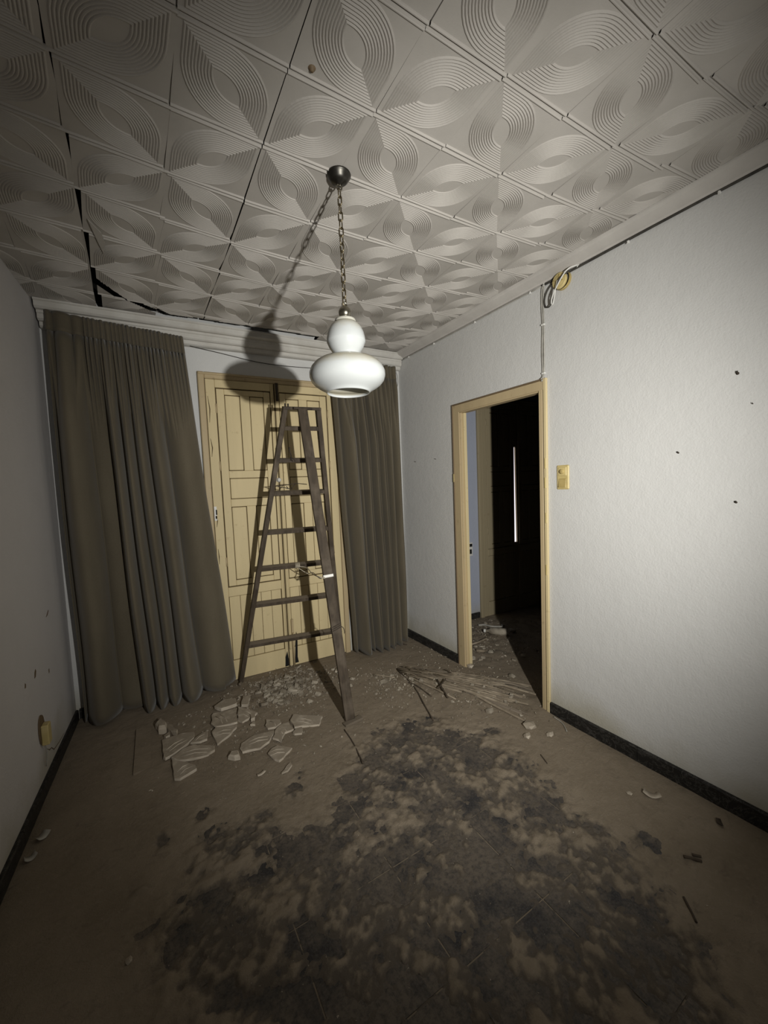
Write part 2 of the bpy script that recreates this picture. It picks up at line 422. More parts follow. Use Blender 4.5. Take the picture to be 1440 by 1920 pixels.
mb = MB(); mb.box((6.4,-.5,0),(6.55,3.5,TOP)); mb.box((W+T,-.55,0),(6.55,-.4,TOP))
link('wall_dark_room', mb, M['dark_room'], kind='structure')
# slab above the hung ceiling (coloured near-black for the dark void behind the torn tiles)
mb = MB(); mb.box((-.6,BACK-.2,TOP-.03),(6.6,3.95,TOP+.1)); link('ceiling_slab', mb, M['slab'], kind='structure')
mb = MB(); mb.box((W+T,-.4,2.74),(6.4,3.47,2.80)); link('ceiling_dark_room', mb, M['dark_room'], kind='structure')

# ------------------------------------------------------------------ floor: slab, tiles, dust
floor = struct('floor')
mb = MB(); mb.box((-.6,BACK-.2,-.12),(6.6,3.9,-.0025)); link('floor_slab', mb, M['dust'], floor)
TX0, TY0, TP = .940-.397*3, 1.172-.4*7, .4
def clip_poly(poly, a, b, c):      # keep a*x+b*y <= c
    out = []
    for i in range(len(poly)):
        p, q = poly[i], poly[(i+1)%len(poly)]; dp, dq = a*p[0]+b*p[1]-c, a*q[0]+b*q[1]-c
        if dp <= 0: out.append(p)
        if dp*dq < 0: t = dp/(dp-dq); out.append((p[0]+(q[0]-p[0])*t, p[1]+(q[1]-p[1])*t))
    return out
tile_me = None
for i in range(0, 8):
    for j in range(1, 13):
        x0, y0 = TX0+i*.3965, TY0+j*TP; x1, y1 = x0+.3965, y0+TP; g = .0028
        poly = [(x0+g,y0+g),(x1-g,y0+g),(x1-g,y1-g),(x0+g,y1-g)]
        full = list(poly)
        poly = clip_poly(poly, 1, 0, W-.004); poly = clip_poly(poly, -1, LD, -LC-.004); poly = clip_poly(poly, -FB, 1, FA-.004)
        if len(poly) < 3 or y1 < -.6: continue
        inside = poly == full
        if inside and tile_me:
            o = bpy.data.objects.new('floor_tile', tile_me); COL.objects.link(o); o.parent = floor
        else:
            cx, cy = x0, y0
            m2 = MB(); m2.prism([(x-cx, y-cy) for x, y in poly], -.0026, 0.0)
            o = link('floor_tile', m2, M['floor_tile'], None); o.parent = floor
            if inside: tile_me = o.data
        o.location = (x0, y0, random.uniform(-.0004,.0004))

def dust_mesh():
    sx = .0095
    xs = np.arange(-.19, 4.95, sx); ys = np.arange(-.9, 3.66, sx)
    X, Y = np.meshgrid(xs, ys, indexing='ij'); Z = dust_h(X, Y)
    lim = lambda x, y: ((x < 2.742) & (x > LC+LD*y+.006) & (y < FA+FB*x-.01)) | ((x > 2.80) & (y > 1.2) & (y < FA+FB*x-.01)) | ((x >= 2.742) & (x <= 2.80) & (y > DY0+.025) & (y < DY1-.03))
    ok = lim(X, Y)
    idx = -np.ones(X.shape, int)
    keep = ok & (Z > -.006)
    c = keep[:-1,:-1] & keep[1:,:-1] & keep[1:,1:] & keep[:-1,1:]
    use = np.zeros(X.shape, bool); use[:-1,:-1] |= c; use[1:,:-1] |= c; use[1:,1:] |= c; use[:-1,1:] |= c
    idx[use] = np.arange(use.sum())
    V = np.stack([X[use], Y[use], Z[use]], 1)
    a, b = np.nonzero(c)
    Q = np.stack([idx[a,b], idx[a+1,b], idx[a+1,b+1], idx[a,b+1]], 1)
    me = bpy.data.meshes.new('dust_layer')
    me.vertices.add(len(V)); me.vertices.foreach_set('co', V.ravel())
    me.loops.add(Q.size); me.loops.foreach_set('vertex_index', Q.ravel().astype(np.int32))
    me.polygons.add(len(Q)); me.polygons.foreach_set('loop_start', np.arange(0, Q.size, 4, dtype=np.int32))
    me.polygons.foreach_set('use_smooth', np.ones(len(Q), bool))
    me.update(calc_edges=True); me.materials.append(M['dust'])
    at = me.attributes.new('thin', 'FLOAT', 'POINT')
    at.data.foreach_set('value', (np.clip(swept(V[:,0], V[:,1]), 0, 1)*np.clip(1.15-V[:,2]/.010, .15, 1)).astype(np.float32))
    o = bpy.data.objects.new('dust_layer', me); COL.objects.link(o)
    o['kind'] = 'stuff'; o['label'] = 'thick brown dust lying over the tiled floor, scuffed away in the middle'; o['category'] = 'dust'
dust_mesh()

# ------------------------------------------------------------------ skirting
def skirting(name, a, b, nrm, h=.078, t=.016, z0=0.0, segs=None):
    a, b = Vector((*a, 0)), Vector((*b, 0)); n = Vector((*nrm, 0)).normalized(); L = (b-a).length; d = (b-a)/L
    root = struct(name); k = segs or max(1, round(L/.55))
    for i in range(k):
        p = a + d*(L*i/k + (.001 if i else 0)); q = a + d*(L*(i+1)/k - .001)
        prof = [(0,z0),(t,z0),(t,z0+h-.006),(t-.005,z0+h),(0,z0+h)]
        m2 = MB(); vs = [p + n*u + Vector((0,0,z)) for u, z in prof] + [q + n*u + Vector((0,0,z)) for u, z in prof]
        m2.add(vs, [(0,1,2,3,4),(9,8,7,6,5)] + [(j,(j+1)%5,5+(j+1)%5,5+j) for j in range(5)])
        link('skirting_slab', m2, M['marble'], root)
skirting('baseboard_right', (W, BACK), (W, 1.872), (-1,0), .083)
skirting('baseboard_doorway', (W, 2.752), (W, yE-.004), (-1,0), .083)
skirting('baseboard_left', (lx(BACK), BACK), (lx(3.63), 3.63), (1,-LD), .075)
skirting('baseboard_far', (XL+.02, fy(XL+.02)), (.97, fy(.97)), (FN.x,FN.y), .075)
skirting('baseboard_room', (W+T+.01, fy(W+T+.01)), (D2-.01, fy(D2-.01)), (FN.x,FN.y), .075)

# ------------------------------------------------------------------ ceiling of relief tiles
ceil = struct('ceiling')
NODE=[
[ (-0.124,-0.306) ,(-0.127,-0.035) ,(-0.130,0.235) ,(-0.134,0.506) ,(-0.137,0.778) ,(-0.140,1.059) ,(-0.142,1.348) ,(-0.145,1.641) ,(-0.147,1.934) ,(-0.150,2.234) ,(-0.154,2.548) ,(-0.158,2.875) ,(-0.161,3.204) ,(-0.163,3.531) ,(-0.165,3.857)],
[ (0.176,-0.256) ,(0.173,0.015) ,(0.170,0.285) ,(0.167,0.556) ,(0.164,0.829) ,(0.162,1.113) ,(0.160,1.407) ,(0.158,1.699) ,(0.155,1.981) ,(0.153,2.270) ,(0.148,2.582) ,(0.143,2.915) ,(0.141,3.250) ,(0.139,3.580) ,(0.137,3.906)],
[ (0.474,-0.212) ,(0.471,0.058) ,(0.468,0.329) ,(0.465,0.600) ,(0.463,0.873) ,(0.462,1.158) ,(0.460,1.454) ,(0.455,1.745) ,(0.451,2.023) ,(0.450,2.305) ,(0.445,2.613) ,(0.440,2.948) ,(0.440,3.289) ,(0.440,3.622) ,(0.439,3.950)],
[ (0.768,-0.181) ,(0.765,0.090) ,(0.763,0.360) ,(0.760,0.631) ,(0.758,0.903) ,(0.756,1.184) ,(0.754,1.474) ,(0.749,1.766) ,(0.746,2.059) ,(0.745,2.356) ,(0.740,2.660) ,(0.736,2.983) ,(0.737,3.319) ,(0.738,3.653) ,(0.738,3.981)],
[ (1.059,-0.162) ,(1.057,0.109) ,(1.054,0.379) ,(1.051,0.648) ,(1.048,0.919) ,(1.046,1.195) ,(1.044,1.478) ,(1.042,1.770) ,(1.042,2.085) ,(1.043,2.406) ,(1.038,2.711) ,(1.033,3.019) ,(1.033,3.344) ,(1.034,3.672) ,(1.033,4.000)],
[ (1.346,-0.155) ,(1.344,0.115) ,(1.342,0.384) ,(1.340,0.652) ,(1.337,0.919) ,(1.334,1.195) ,(1.332,1.476) ,(1.331,1.768) ,(1.333,2.087) ,(1.333,2.418) ,(1.330,2.730) ,(1.327,3.037) ,(1.326,3.355) ,(1.326,3.680) ,(1.325,4.006)],
[ (1.631,-0.160) ,(1.629,0.110) ,(1.627,0.378) ,(1.625,0.643) ,(1.623,0.910) ,(1.623,1.187) ,(1.620,1.472) ,(1.619,1.763) ,(1.620,2.073) ,(1.619,2.397) ,(1.615,2.715) ,(1.614,3.030) ,(1.615,3.350) ,(1.615,3.675) ,(1.614,4.001)],
[ (1.912,-0.178) ,(1.910,0.092) ,(1.909,0.361) ,(1.907,0.630) ,(1.907,0.901) ,(1.908,1.181) ,(1.906,1.467) ,(1.904,1.755) ,(1.906,2.051) ,(1.904,2.362) ,(1.899,2.681) ,(1.899,3.005) ,(1.900,3.331) ,(1.900,3.657) ,(1.900,3.983)],
[ (2.190,-0.207) ,(2.189,0.063) ,(2.187,0.335) ,(2.185,0.609) ,(2.186,0.887) ,(2.186,1.169) ,(2.183,1.452) ,(2.180,1.736) ,(2.182,2.023) ,(2.182,2.323) ,(2.180,2.642) ,(2.180,2.971) ,(2.181,3.300) ,(2.182,3.626) ,(2.182,3.952)],
[ (2.464,-0.249) ,(2.463,0.021) ,(2.462,0.294) ,(2.461,0.570) ,(2.461,0.848) ,(2.460,1.129) ,(2.457,1.411) ,(2.453,1.696) ,(2.455,1.984) ,(2.457,2.284) ,(2.458,2.601) ,(2.459,2.928) ,(2.460,3.257) ,(2.461,3.584) ,(2.461,3.910)],
[ (2.737,-0.302) ,(2.736,-0.032) ,(2.735,0.240) ,(2.734,0.513) ,(2.734,0.787) ,(2.733,1.066) ,(2.731,1.350) ,(2.730,1.639) ,(2.731,1.934) ,(2.732,2.238) ,(2.734,2.553) ,(2.735,2.878) ,(2.736,3.205) ,(2.736,3.531) ,(2.737,3.857)],
[ (3.009,-0.357) ,(3.008,-0.086) ,(3.008,0.184) ,(3.007,0.455) ,(3.007,0.727) ,(3.007,1.005) ,(3.006,1.290) ,(3.006,1.582) ,(3.007,1.881) ,(3.008,2.187) ,(3.009,2.502) ,(3.010,2.824) ,(3.011,3.150) ,(3.011,3.476) ,(3.012,3.802)],
]
S0 = .2905
def tile_mesh(flip):
    """foam tile face: nested ridges that form a leaf along one diagonal, beads along two edges (z down = out)"""
    r0, e, R0 = .130, .043, .165
    nr = 10; sub = 4; K = nr*sub
    cx, cy = r0-R0, -(r0-R0)        # centre of the round corner (+,-)
    rings = []
    for k in range(K+1):
        d = (r0-e)*k/K; r = r0-d; R = R0-d
        P = [(r, r)]
        for t in range(13):
            an = -math.pi/2*t/12
            P.append((cx + R*math.cos(an), cy + R*math.sin(an)))
        P.append((-r, -r))
        P2 = [(-x, -y) for x, y in P[1:-1]]
        ring = P + P2
        ph = (k % sub)/sub
        z = -(.0042*math.sin(math.pi*ph)) if 0 < k < K else 0.0
        rings.append([(x, y, z) for x, y in ring])
    n = len(rings[0]); vs = [p for r in rings for p in r]; fs = []
    for k in range(K):
        for j in range(n): fs.append((k*n+j, k*n+(j+1)%n, (k+1)*n+(j+1)%n, (k+1)*n+j))
    fs.append([K*n+j for j in range(n)])
    m = MB(); m.add(vs, fs, False)
    hx, hy = S0/2-.0006, .1318
    b = bmesh.new()
    outer = [b.verts.new((x,y,0)) for x, y in ((-hx,-hy),(hx,-hy),(hx,hy),(-hx,hy))]
    inner = [b.verts.new((x,y,0)) for x, y, z in rings[0]]
    ed = [b.edges.new((L[i], L[(i+1)%len(L)])) for L in (outer, inner) for i in range(len(L))]
    bmesh.ops.triangle_fill(b, edges=ed, use_beauty=True)
    m.bm(b)
    prof = [(.1318,0),(.1332,-.0035),(.1350,-.0058),(.1375,-.0060),(.1395,-.0042),(.1412,.0005),(.1440,.001),(.1447,.005)]
    for sgn in (1,-1):
        vs = [(x, sgn*y, z) for x in (-hx, hx) for y, z in prof]; q = len(prof)
        m.add(vs, [(i,i+1,q+i+1,q+i) for i in range(q-1)])
    for sgn in (1,-1):               # bevelled side edges
        m.add([(sgn*hx,-hy,0),(sgn*hx,hy,0),(sgn*(hx+.0004),hy,.006),(sgn*(hx+.0004),-hy,.006)], [(0,1,2,3)])
    if flip:
        for v in m.v: v.x = -v.x
        m.f = [f[::-1] for f in m.f]
    return m
TM = [tile_mesh(False), tile_mesh(True)]
tile_data = [None, None]
def cut(o, co, no):
    b = bmesh.new(); b.from_mesh(o.data); mi = o.matrix_basis.inverted()
    co2 = mi @ Vector(co); no2 = (mi.to_3x3() @ Vector(no))
    bmesh.ops.bisect_plane(b, geom=b.verts[:]+b.edges[:]+b.faces[:], plane_co=co2, plane_no=no2, clear_outer=True)
    if len(b.faces) < 3: b.free(); return False
    me = bpy.data.meshes.new('ceiling_tile'); b.to_mesh(me); b.free()
    me.materials.clear(); me.materials.append(M['tile_foam']); o.data = me; return True
def ntile(i, j, dz=0.0, dx=0.0, rot=0.0, tilt=0.0):
    A = NODE[i+3][j+6]; B_ = NODE[i+4][j+6]; C_ = NODE[i+3][j+7]; D_ = NODE[i+4][j+7]
    ex = (Vector(B_)-Vector(A)+Vector(D_)-Vector(C_))/2; ey = (Vector(C_)-Vector(A)+Vector(D_)-Vector(B_))/2
    c = (Vector(A)+Vector(B_)+Vector(C_)+Vector(D_))/4
    f = 0 if (i+j) % 2 == 0 else 1
    if tile_data[f] is None:
        o = link('ceiling_tile', TM[f], M['tile_foam']); tile_data[f] = o.data
        me = o.data
    else:
        o = bpy.data.objects.new('ceiling_tile', tile_data[f]); COL.objects.link(o)
    o.parent = ceil
    an = (math.atan2(ex.y, ex.x) + math.atan2(-ey.x, ey.y))/2
    o.matrix_basis = Matrix.Translation((c.x+dx, c.y, H+dz)) @ Euler((tilt, 0, an+rot)).to_matrix().to_4x4() @ Matrix.Diagonal((ex.length/S0, ey.length/S0, 1, 1))
    return o
for i in range(-3, 7):
    for j in range(-6, 7):
        x0, y0 = NODE[i+3][j+6]; x1, y1 = NODE[i+4][j+7]
        if x1 < lx(y0)+.02 or x0 > W-.02 or y0 > 3.44 or y0 < -1.0: continue
        dz = random.uniform(-.0012, .0012); dx = rot = tilt = 0
        if i < -1:                       # the strip beyond the split has slipped off towards the wall
            t = max(0, (y0-1.2)/2.0); dz -= .001+.004*t
        o = ntile(i, j, dz, dx, rot, tilt)
        if x0 < lx(max(y0, y1))+.02: 
            if not cut(o, (LC+.004, 0, 0), (-1, LD, 0)): continue
        if x1 > W-.05 and not cut(o, (W-.03, 0, 0), (1, 0, 0)): continue
        if i == -2 and not cut(o, (.458, 1.2, 0), (1, .0128, 0)): continue
        if i == 0: cut(o, (NODE[4][j+6][0]-.0028, NODE[4][j+6][1], 0), (1, .005, 0))
        lim = 3.515
        if y1 > 3.38:
            # torn along the far edge: an open black gap above the cornice
            if x1 > .98 and x0 < 1.7: lim = 3.425
            if not cut(o, (0, lim+.045, 0), (-FB, 1, 0)): continue
        # the torn corner near the left curtain: nearer sheet keeps its broken edge, the far piece hangs beyond a gap
        TEAR = [(.43,3.06),(.50,3.215),(.60,3.262),(.76,3.36),(.94,3.47),(1.06,3.44)]
        if i in (-1, 0) and j in (5, 6):
            a_, b_ = {(-1,5): (TEAR[0], TEAR[2]), (-1,6): (TEAR[2], TEAR[3]), (0,6): (TEAR[3], TEAR[4]), (0,5): (TEAR[2], TEAR[4])}[(i, j)]
            d = Vector((b_[0]-a_[0], b_[1]-a_[1], 0)); nn = Vector((-d.y, d.x, 0)).normalized()
            o2 = o.copy(); o2.data = o.data.copy(); COL.objects.link(o2)
            if not cut(o, (a_[0], a_[1], 0), nn): bpy.data.objects.remove(o)
            q = Vector((a_[0], a_[1], 0)) + nn*(.055 if i == -1 else .045)
            if not cut(o2, q, -nn): bpy.data.objects.remove(o2)
            else: o2.matrix_basis = Matrix.Translation((0,0,.004)) @ o2.matrix_basis
# thin carrier sheet just above the tiles so joints read as shallow seams
mb = MB(); 
def sheet(poly): mb.add([(x,y,H+.0055) for x,y in poly], [list(range(len(poly)))])
sheet([(.462,BACK),(1.026,BACK),(1.028,3.30),(.80,3.24),(.66,3.17),(.53,3.10),(.466,2.95),(.468,2.3)])
sheet([(1.050,BACK),(W-.005,BACK),(W-.005,3.36),(1.050,3.36)])
sheet([(lx(BACK)+.01,BACK),(.453,BACK),(.447,2.0),(.428,2.9),(.41,3.3),(lx(3.3)+.01,3.3)])
link('ceiling_backing', mb, M['tile_foam'], ceil)
# the little broken flap beside the split
mb = MB(); mb.prism([(.463,2.50),(.505,2.585),(.512,2.66),(.500,2.77),(.478,2.62)], H-.012, H-.006)
link('broken_flap', mb, M['tile_foam'], ceil, label='torn corner flap beside the split')

# ------------------------------------------------------------------ cornices
def sweep(name, a, b, n, prof, material, ka=1.0):
    a, b, n = Vector((*a,0)), Vector((*b,0)), Vector((*n,0)).normalized(); k = len(prof)
    m2 = MB(); m2.add([a+n*u*ka+Vector((0,0,z)) for u,z in prof]+[b+n*u+Vector((0,0,z)) for u,z in prof],
        [list(range(k))[::-1], list(range(k,2*k))]+[(j,(j+1)%k,k+(j+1)%k,k+j) for j in range(k)])
    return link(name, m2, material, kind='structure')
sweep('trim_1', (XL+.015,fy(XL+.015)), (W-.002,fy(W-.002)), (FN.x,FN.y),
      [(0,2.742),(.105,2.742),(.105,2.732),(.098,2.728),(.098,2.700),(.088,2.690),(.070,2.690),(.070,2.676),(.064,2.672),(.064,2.645),(.054,2.636),(.040,2.636),(.040,2.614),(.030,2.606),(0,2.606)], M['cornice'], 1.65)
sweep('trim_2', (W,BACK), (W,yE-.10), (-1,0),
      [(0,2.747),(.082,2.747),(.080,2.740),(.072,2.736),(.068,2.729),(.018,2.706),(.012,2.699),(0,2.699)], M['cornice_side'])

def scar(x0, pts, material='black', name='chipped_spot'):
    n3 = Vector((1,-LD,0)).normalized(); t3 = Vector((LD,1,0)).normalized(); c = Vector((lx(x0[0]), x0[0], x0[1])); k = len(pts)
    m2 = MB(); m2.add([c+t3*u+Vector((0,0,v))+n3*.0003 for u,v in pts]+[c+t3*u+Vector((0,0,v))+n3*.0016 for u,v in pts], [list(range(k,2*k))]+[(i,(i+1)%k,k+(i+1)%k,k+i) for i in range(k)])
    o = link(name, m2, M['casing_dark'], WL); o['label'] = 'dark chipped spot in the plaster'
WL = bpy.data.objects['wall_left']
scar((2.775,.630), [(-.008,-.010),(.006,-.012),(.010,.004),(.0,.012)])
scar((2.925,.628), [(-.016,-.020),(.004,-.018),(.018,.006),(.010,.020),(-.006,.008)])
scar((3.15,.55), [(-.006,-.012),(.006,-.008),(.005,.012),(-.006,.010)])
scar((3.22,.86), [(-.028,-.012),(.0,-.008),(.026,.010),(.024,.018),(-.004,.002)])
m2 = MB(); n3 = Vector((1,-LD,0)).normalized()
m2.tube([Vector((lx(y)+.0005, y, z)) for y, z in [(2.98,.19),(3.03,.155),(3.06,.150),(3.10,.115),(3.20,.098),(3.32,.088)]], [.001,.003,.002,.003,.002,.001], 5); link('crack', m2, M['casing_dark'], WL)
m2 = MB(); m2.lathe([(.001,H-.010),(.005,H-.009),(.007,H-.005),(.009,H-.002),(.013,H+.001)], (1.103,1.445,0), 12); link('rust_spot', m2, M['casing_dark'], ceil, label='rusty stub poking through a tile')

# ------------------------------------------------------------------ doorway in the right wall
door1 = struct('door_1', (W, 2.3, 0))
def boxp(name, lo, hi, material, parent, ch=.002, **kw):
    m2 = MB(); m2.box(lo, hi, ch); return link(name, m2, material, parent, **kw)

boxp('casing', (W-.014, 2.662, 0), (W+.001, 2.732, 2.126), M['frame'], door1)
boxp('casing', (W-.014, 1.902, 0), (W+.001, 1.929, 2.126), M['frame'], door1)
boxp('head_casing', (W-.0145, 1.894, 2.070), (W+.001, 2.732, 2.128), M['frame'], door1)
boxp('jamb', (W-.006, 2.652, 0), (W+T+.001, 2.690, 2.07), M['frame'], door1)
boxp('jamb', (W-.006, 1.908, 0), (W+T+.001, 1.930, 2.07), M['frame'], door1)
boxp('head_jamb', (W-.006, 1.908, 2.062), (W+T+.001, 2.690, 2.095), M['frame'], door1)
boxp('door_stop', (W+.016, 2.636, 0), (W+T-.002, 2.6525, 2.062), M['door'], door1, label='paler stop bead on the far jamb')
boxp('edge_strip', (W-.019, 2.731, 0), (W-.0002, 2.739, 2.136), M['casing_dark'], door1, label='dark brown outer edge strip')
boxp('edge_strip', (W-.018, 1.873, 0), (W-.0002, 1.893, 2.138), M['door'], door1, label='pale outer edge strip')
boxp('edge_strip', (W-.010, 1.8925, 0), (W-.0002, 1.9025, 2.126), M['casing_dark'], door1, .001, label='dark gap beside the casing')
boxp('edge_strip', (W-.019, 1.893, 2.129), (W-.0002, 2.739, 2.137), M['casing_dark'], door1, label='dark brown strip along the head')
for z, yy in ((1.62, 1.882), (1.50, 1.884), (1.28, 1.880), (.95,1.882), (1.56, 2.734)):
    boxp('paint_flake', (W-.021, yy-.005, z-.035), (W-.0175, yy+.005, z+.03), M['cream'], door1, .001)

# ------------------------------------------------------------------ double balcony doors on the far wall
def balcony_door(name, X0, gap, paint):
    """casing, two leaves each with an inner shutter; x along the wall from X0, y out into the room"""
    o0 = Vector((X0, fy(X0), 0)); root = struct(name, o0)
    def P(x, y, z): return o0 + FT*x + FN*y + Vector((0,0,z))
    def bx(nm, lo, hi, material, parent, ch=.003, **kw):
        m2 = MB(); m2.box(lo, hi, ch); m2.v = [P(v.x, v.y, v.z) for v in m2.v]
        m2.f = [f[::-1] for f in m2.f]
        return link(nm, m2, material, parent, **kw)
    Wd, Ht = 1.13, 2.43
    bx('casing', (0,0,0), (.046,.034,Ht), (M['frame'] if not gap else paint), root, .006)
    bx('casing', (Wd-.046,0,0), (Wd,.034,Ht), (M['frame'] if not gap else paint), root, .006)
    bx('head_casing', (.046,0,Ht-.05), (Wd-.046,.034,Ht), (M['frame'] if not gap else paint), root, .006)
    bx('head_bead', (.004,.030,Ht-.022), (Wd-.004,.042,Ht-.006), (M['frame'] if not gap else paint), root, .004)
    for s in (0, 1):
        mir = (lambda a, b: (a, b)) if s == 0 else (lambda a, b: (Wd-b, Wd-a))
        edge = .563 - gap/2
        def bl(nm, xa, xb, y0, y1, z0, z1, material, parent, ch=.003, **kw):
            a, b = mir(xa, xb); return bx(nm, (a,y0,z0), (b,y1,z1), material, parent, ch, **kw)
        leaf = bl('door_leaf', .050, edge, .0, .008, .012, 2.378, M['groove'], root, .001) if not gap else None
        if leaf is None:
            m2 = MB()
            for z0, z1, e2 in ((.012,.80,.5645), (.80,1.9,edge), (1.9,2.378,.5645)):
                a, b = mir(.050, e2); m3 = MB(); m3.box((a,-.012,z0),(b,.008,z1))
                for v in m3.v:
                    if e2 == edge and v.z > 1.5 and abs(v.x-(b if s == 0 else a)) < 1e-4: v.x += .010 if s == 0 else -.010   # the gap narrows upward
                m2.add([P(v.x,v.y,v.z) for v in m3.v], [f[::-1] for f in m3.f])
            leaf = link('door_leaf', m2, paint, root)
        # stiles and rails
        bl('stile', .050, .116, .008, .030, .012, 2.378, paint, leaf)
        if not gap: bl('stile', .532, edge, .008, .030 if not gap else .018, .012 if not gap else .80, 2.378 if not gap else 1.9, paint, leaf)
        bl('rail', .1165, .5315, .008, .0295, 2.318, 2.378, paint, leaf)
        bl('rail', .1165, .5315, .008, .0295, .690, .764, paint, leaf)
        bl('rail', .1165, .5315, .008, .0295, .012, .170, paint, leaf)
        # lower panel: boards with a grooved frame line
        n = 5
        for k in range(n):
            xa = .120 + (.528-.120)*k/n; xb = .120+(.528-.120)*(k+1)/n
            bl('plank', xa+.0012, xb-.0012, .008, .018+.001*(k%2), .174, .686, paint, leaf, .002)
        # inner shutter with its raised frame and sunk panels
        sh = bl('shutter', .124, .526, .008, .012, .772, 2.310, M['groove'], leaf, .001) 
        def fr(xa, xb, z0, z1):
            return bl('shutter_frame', xa, xb, .013, .024, z0, z1, paint, leaf, .0025)
        fr(.124, .180, .772, 2.310); fr(.476, .526, .772, 2.310)
        for z0, z1 in ((2.268,2.310),(1.625,1.682),(1.400,1.460),(.772,.815)): fr(.1805, .4755, z0, z1)
        fr(.296, .366, 1.6825, 2.2675); fr(.296, .366, .8155, 1.3995)
        for xa, xb, z0, z1 in ((.1845,.2915,1.687,2.263),(.3705,.4715,1.687,2.263),(.1845,.4715,1.4645,1.6205),(.1845,.2915,.820,1.395),(.3705,.4715,.820,1.395)):
            bl('panel', xa, xb, .012, .0205, z0, z1, paint, leaf, .004)
        for z in (2.16, 1.72, .97):
            m2 = MB(); a, b = mir(.108, .124); m2.tube([P((a+b)/2,.027,z-.035), P((a+b)/2,.027,z+.035)], .0065, 8)
            link('hinge', m2, (M['frame'] if not gap else paint), leaf)
    # meeting bead, knob, bolts
    if not gap:
        bx('meeting_bead', (.568,.028,.16), (.588,.043,2.37), paint, root, .006)
        bx('meeting_bead', (.545,.0285,.16), (.553,.036,2.37), paint, root, .003)
        bx('seam', (.5565,.008,.012), (.5615,.0325,2.378), M['groove'], root, 0, label='dark gap between the leaves')
        bx('bolt_slot', (.570,.0435,2.24), (.592,.047,2.385), M['iron'], root, .001, label='rusty bolt keep at the top')
        m2 = MB(); c = P(.556,.043,1.60)
        q = Matrix((FT, Vector((0,0,1)), FN)).transposed()
        m2.lathe([(.001,.034),(.010,.032),(.016,.024),(.015,.016),(.008,.010),(.007,0),(.018,-.001),(.018,-.006)], c, 16, q)
        link('knob', m2, M['white_pl'], root, label='small white knob')
        m2 = MB(); m2.lathe([(.001,.010),(.008,.009),(.009,.0),(.012,-.006)], P(.528,.03,1.612), 12, q); link('stud', m2, M['iron'], root)
        m2 = MB(); m2.tube([P(.600,.045,.42), P(.600,.045,.02)], .009, 8); m2.tube([P(.600,.05,.30),P(.600,.072,.30)], .007, 8)
        link('floor_bolt', m2, (M['frame'] if not gap else paint), root, label='pale bolt rod near the sill')
        m2 = MB(); m2.prism([(0,0),(0,0),(0,0)], 0, 0) if 0 else None
        for nm, pts in (('rot_hole', [(.61,.03),(.618,.16),(.628,.27),(.634,.30),(.640,.22),(.634,.08),(.642,.03)]), ('rot_hole', [(.525,.02),(.53,.10),(.548,.15),(.556,.08),(.560,.02)])):
            m2 = MB(); k = len(pts)
            m2.add([P(x,.0301,z) for x,z in pts]+[P(x,.0318,z) for x,z in pts], [list(range(k,2*k))]+[(i,(i+1)%k,k+(i+1)%k,k+i) for i in range(k)])
            link(nm, m2, M['black'], root, label='black rotted patch at the foot of the leaves')
        # paint splits on the hanging stile
        for z, h_ in ((2.15,.10),(1.86,.07),(1.30,.05),(1.02,.06)):
            m2 = MB(); m2.tube([P(.062,.0302,z+h_), P(.0655+.006*(z>1.2),.0302,z), P(.064,.0302,z-h_)], [.0012,.0035,.0012], 5)
            link('paint_split', m2, M['groove'], root)
        bx('hinge_leaf', (.052,.030,1.30), (.071,.033,1.41), M['white_pl'], root, .001, label='hinge leaf with bare slots')
        bx('hinge_slot', (.064,.0325,1.345), (.073,.0345,1.385), M['black'], root, 0)
        bx('hinge_slot', (.060,.0325,1.315), (.071,.0345,1.338), M['black'], root, 0)
    return root
balcony_door('door_2', .985, 0.0, M['door'])
balcony_door('door_3', D2, 0.042, M['door_dim'])

# ------------------------------------------------------------------ curtains
def pleats(cuts, u):
    """bulging folds between sharp valleys; cuts = [(u, depth)]"""
    for a, b in zip(cuts[:-1], cuts[1:]):
        if u <= b[0] or b is cuts[-1]:
            t = min(1, max(0, (u-a[0])/(b[0]-a[0])))
            return (math.sin(math.pi*t)**.66) * a[1]
    return 0
def curtain(name, label, top, bot, topcuts, botcuts, xt, xb, zt0, zt1, offt, offb, hem, nu=300, nv=44):
    o0 = Vector(((xb[0]+xb[1])/2, fy((xb[0]+xb[1])/2)-.14, 0)); root = thing(name, label, 'curtain', o0)
    def pt(u, v, back=0.0):
        s = min(1, max(0, (v-.045)/.26)); s = s*s*(3-2*s)
        g = min(1, max(0, (v-.02)/.06))
        h = (1-s)*pleats(topcuts, u)*2.5*(.45+.55*g) + s*pleats(botcuts, u)*1.9
        zt = zt0+(zt1-zt0)*u
        zb = hem(u)
        z = zt + (zb-zt)*v
        e0 = xt[0]+(xb[0]-xt[0])*v; e1 = xt[1]+(xb[1]-xt[1])*v**1.1
        x = e0+(e1-e0)*u
        x += .006*math.sin(9*v+14*u)*v
        off = offt+(offb-offt)*v + h + .008*math.sin(5*v+6*u)*v - back
        return Vector((x, fy(x), 0)) + FN*off + Vector((0,0,z))
    def grid(v0, v1, n, back=0.0, mb=None):
        m2 = MB(); vs = [pt(i/nu, v0+(v1-v0)*k/n, back) for k in range(n+1) for i in range(nu+1)]; w = nu+1
        m2.add(vs, [(k*w+i, k*w+i+1, (k+1)*w+i+1, (k+1)*w+i) for k in range(n) for i in range(nu)], True); return m2
    a = link('drape', grid(.045, 1, nv), M['cloth'], root)
    b = link('heading', grid(0, .046, 5, -.003), M['cloth'], root, label='tightly gathered heading band')
    for o in (a, b):
        md = o.modifiers.new('thickness', 'SOLIDIFY'); md.thickness = .0025; md.offset = -1
    return root
rc = random.Random(3)
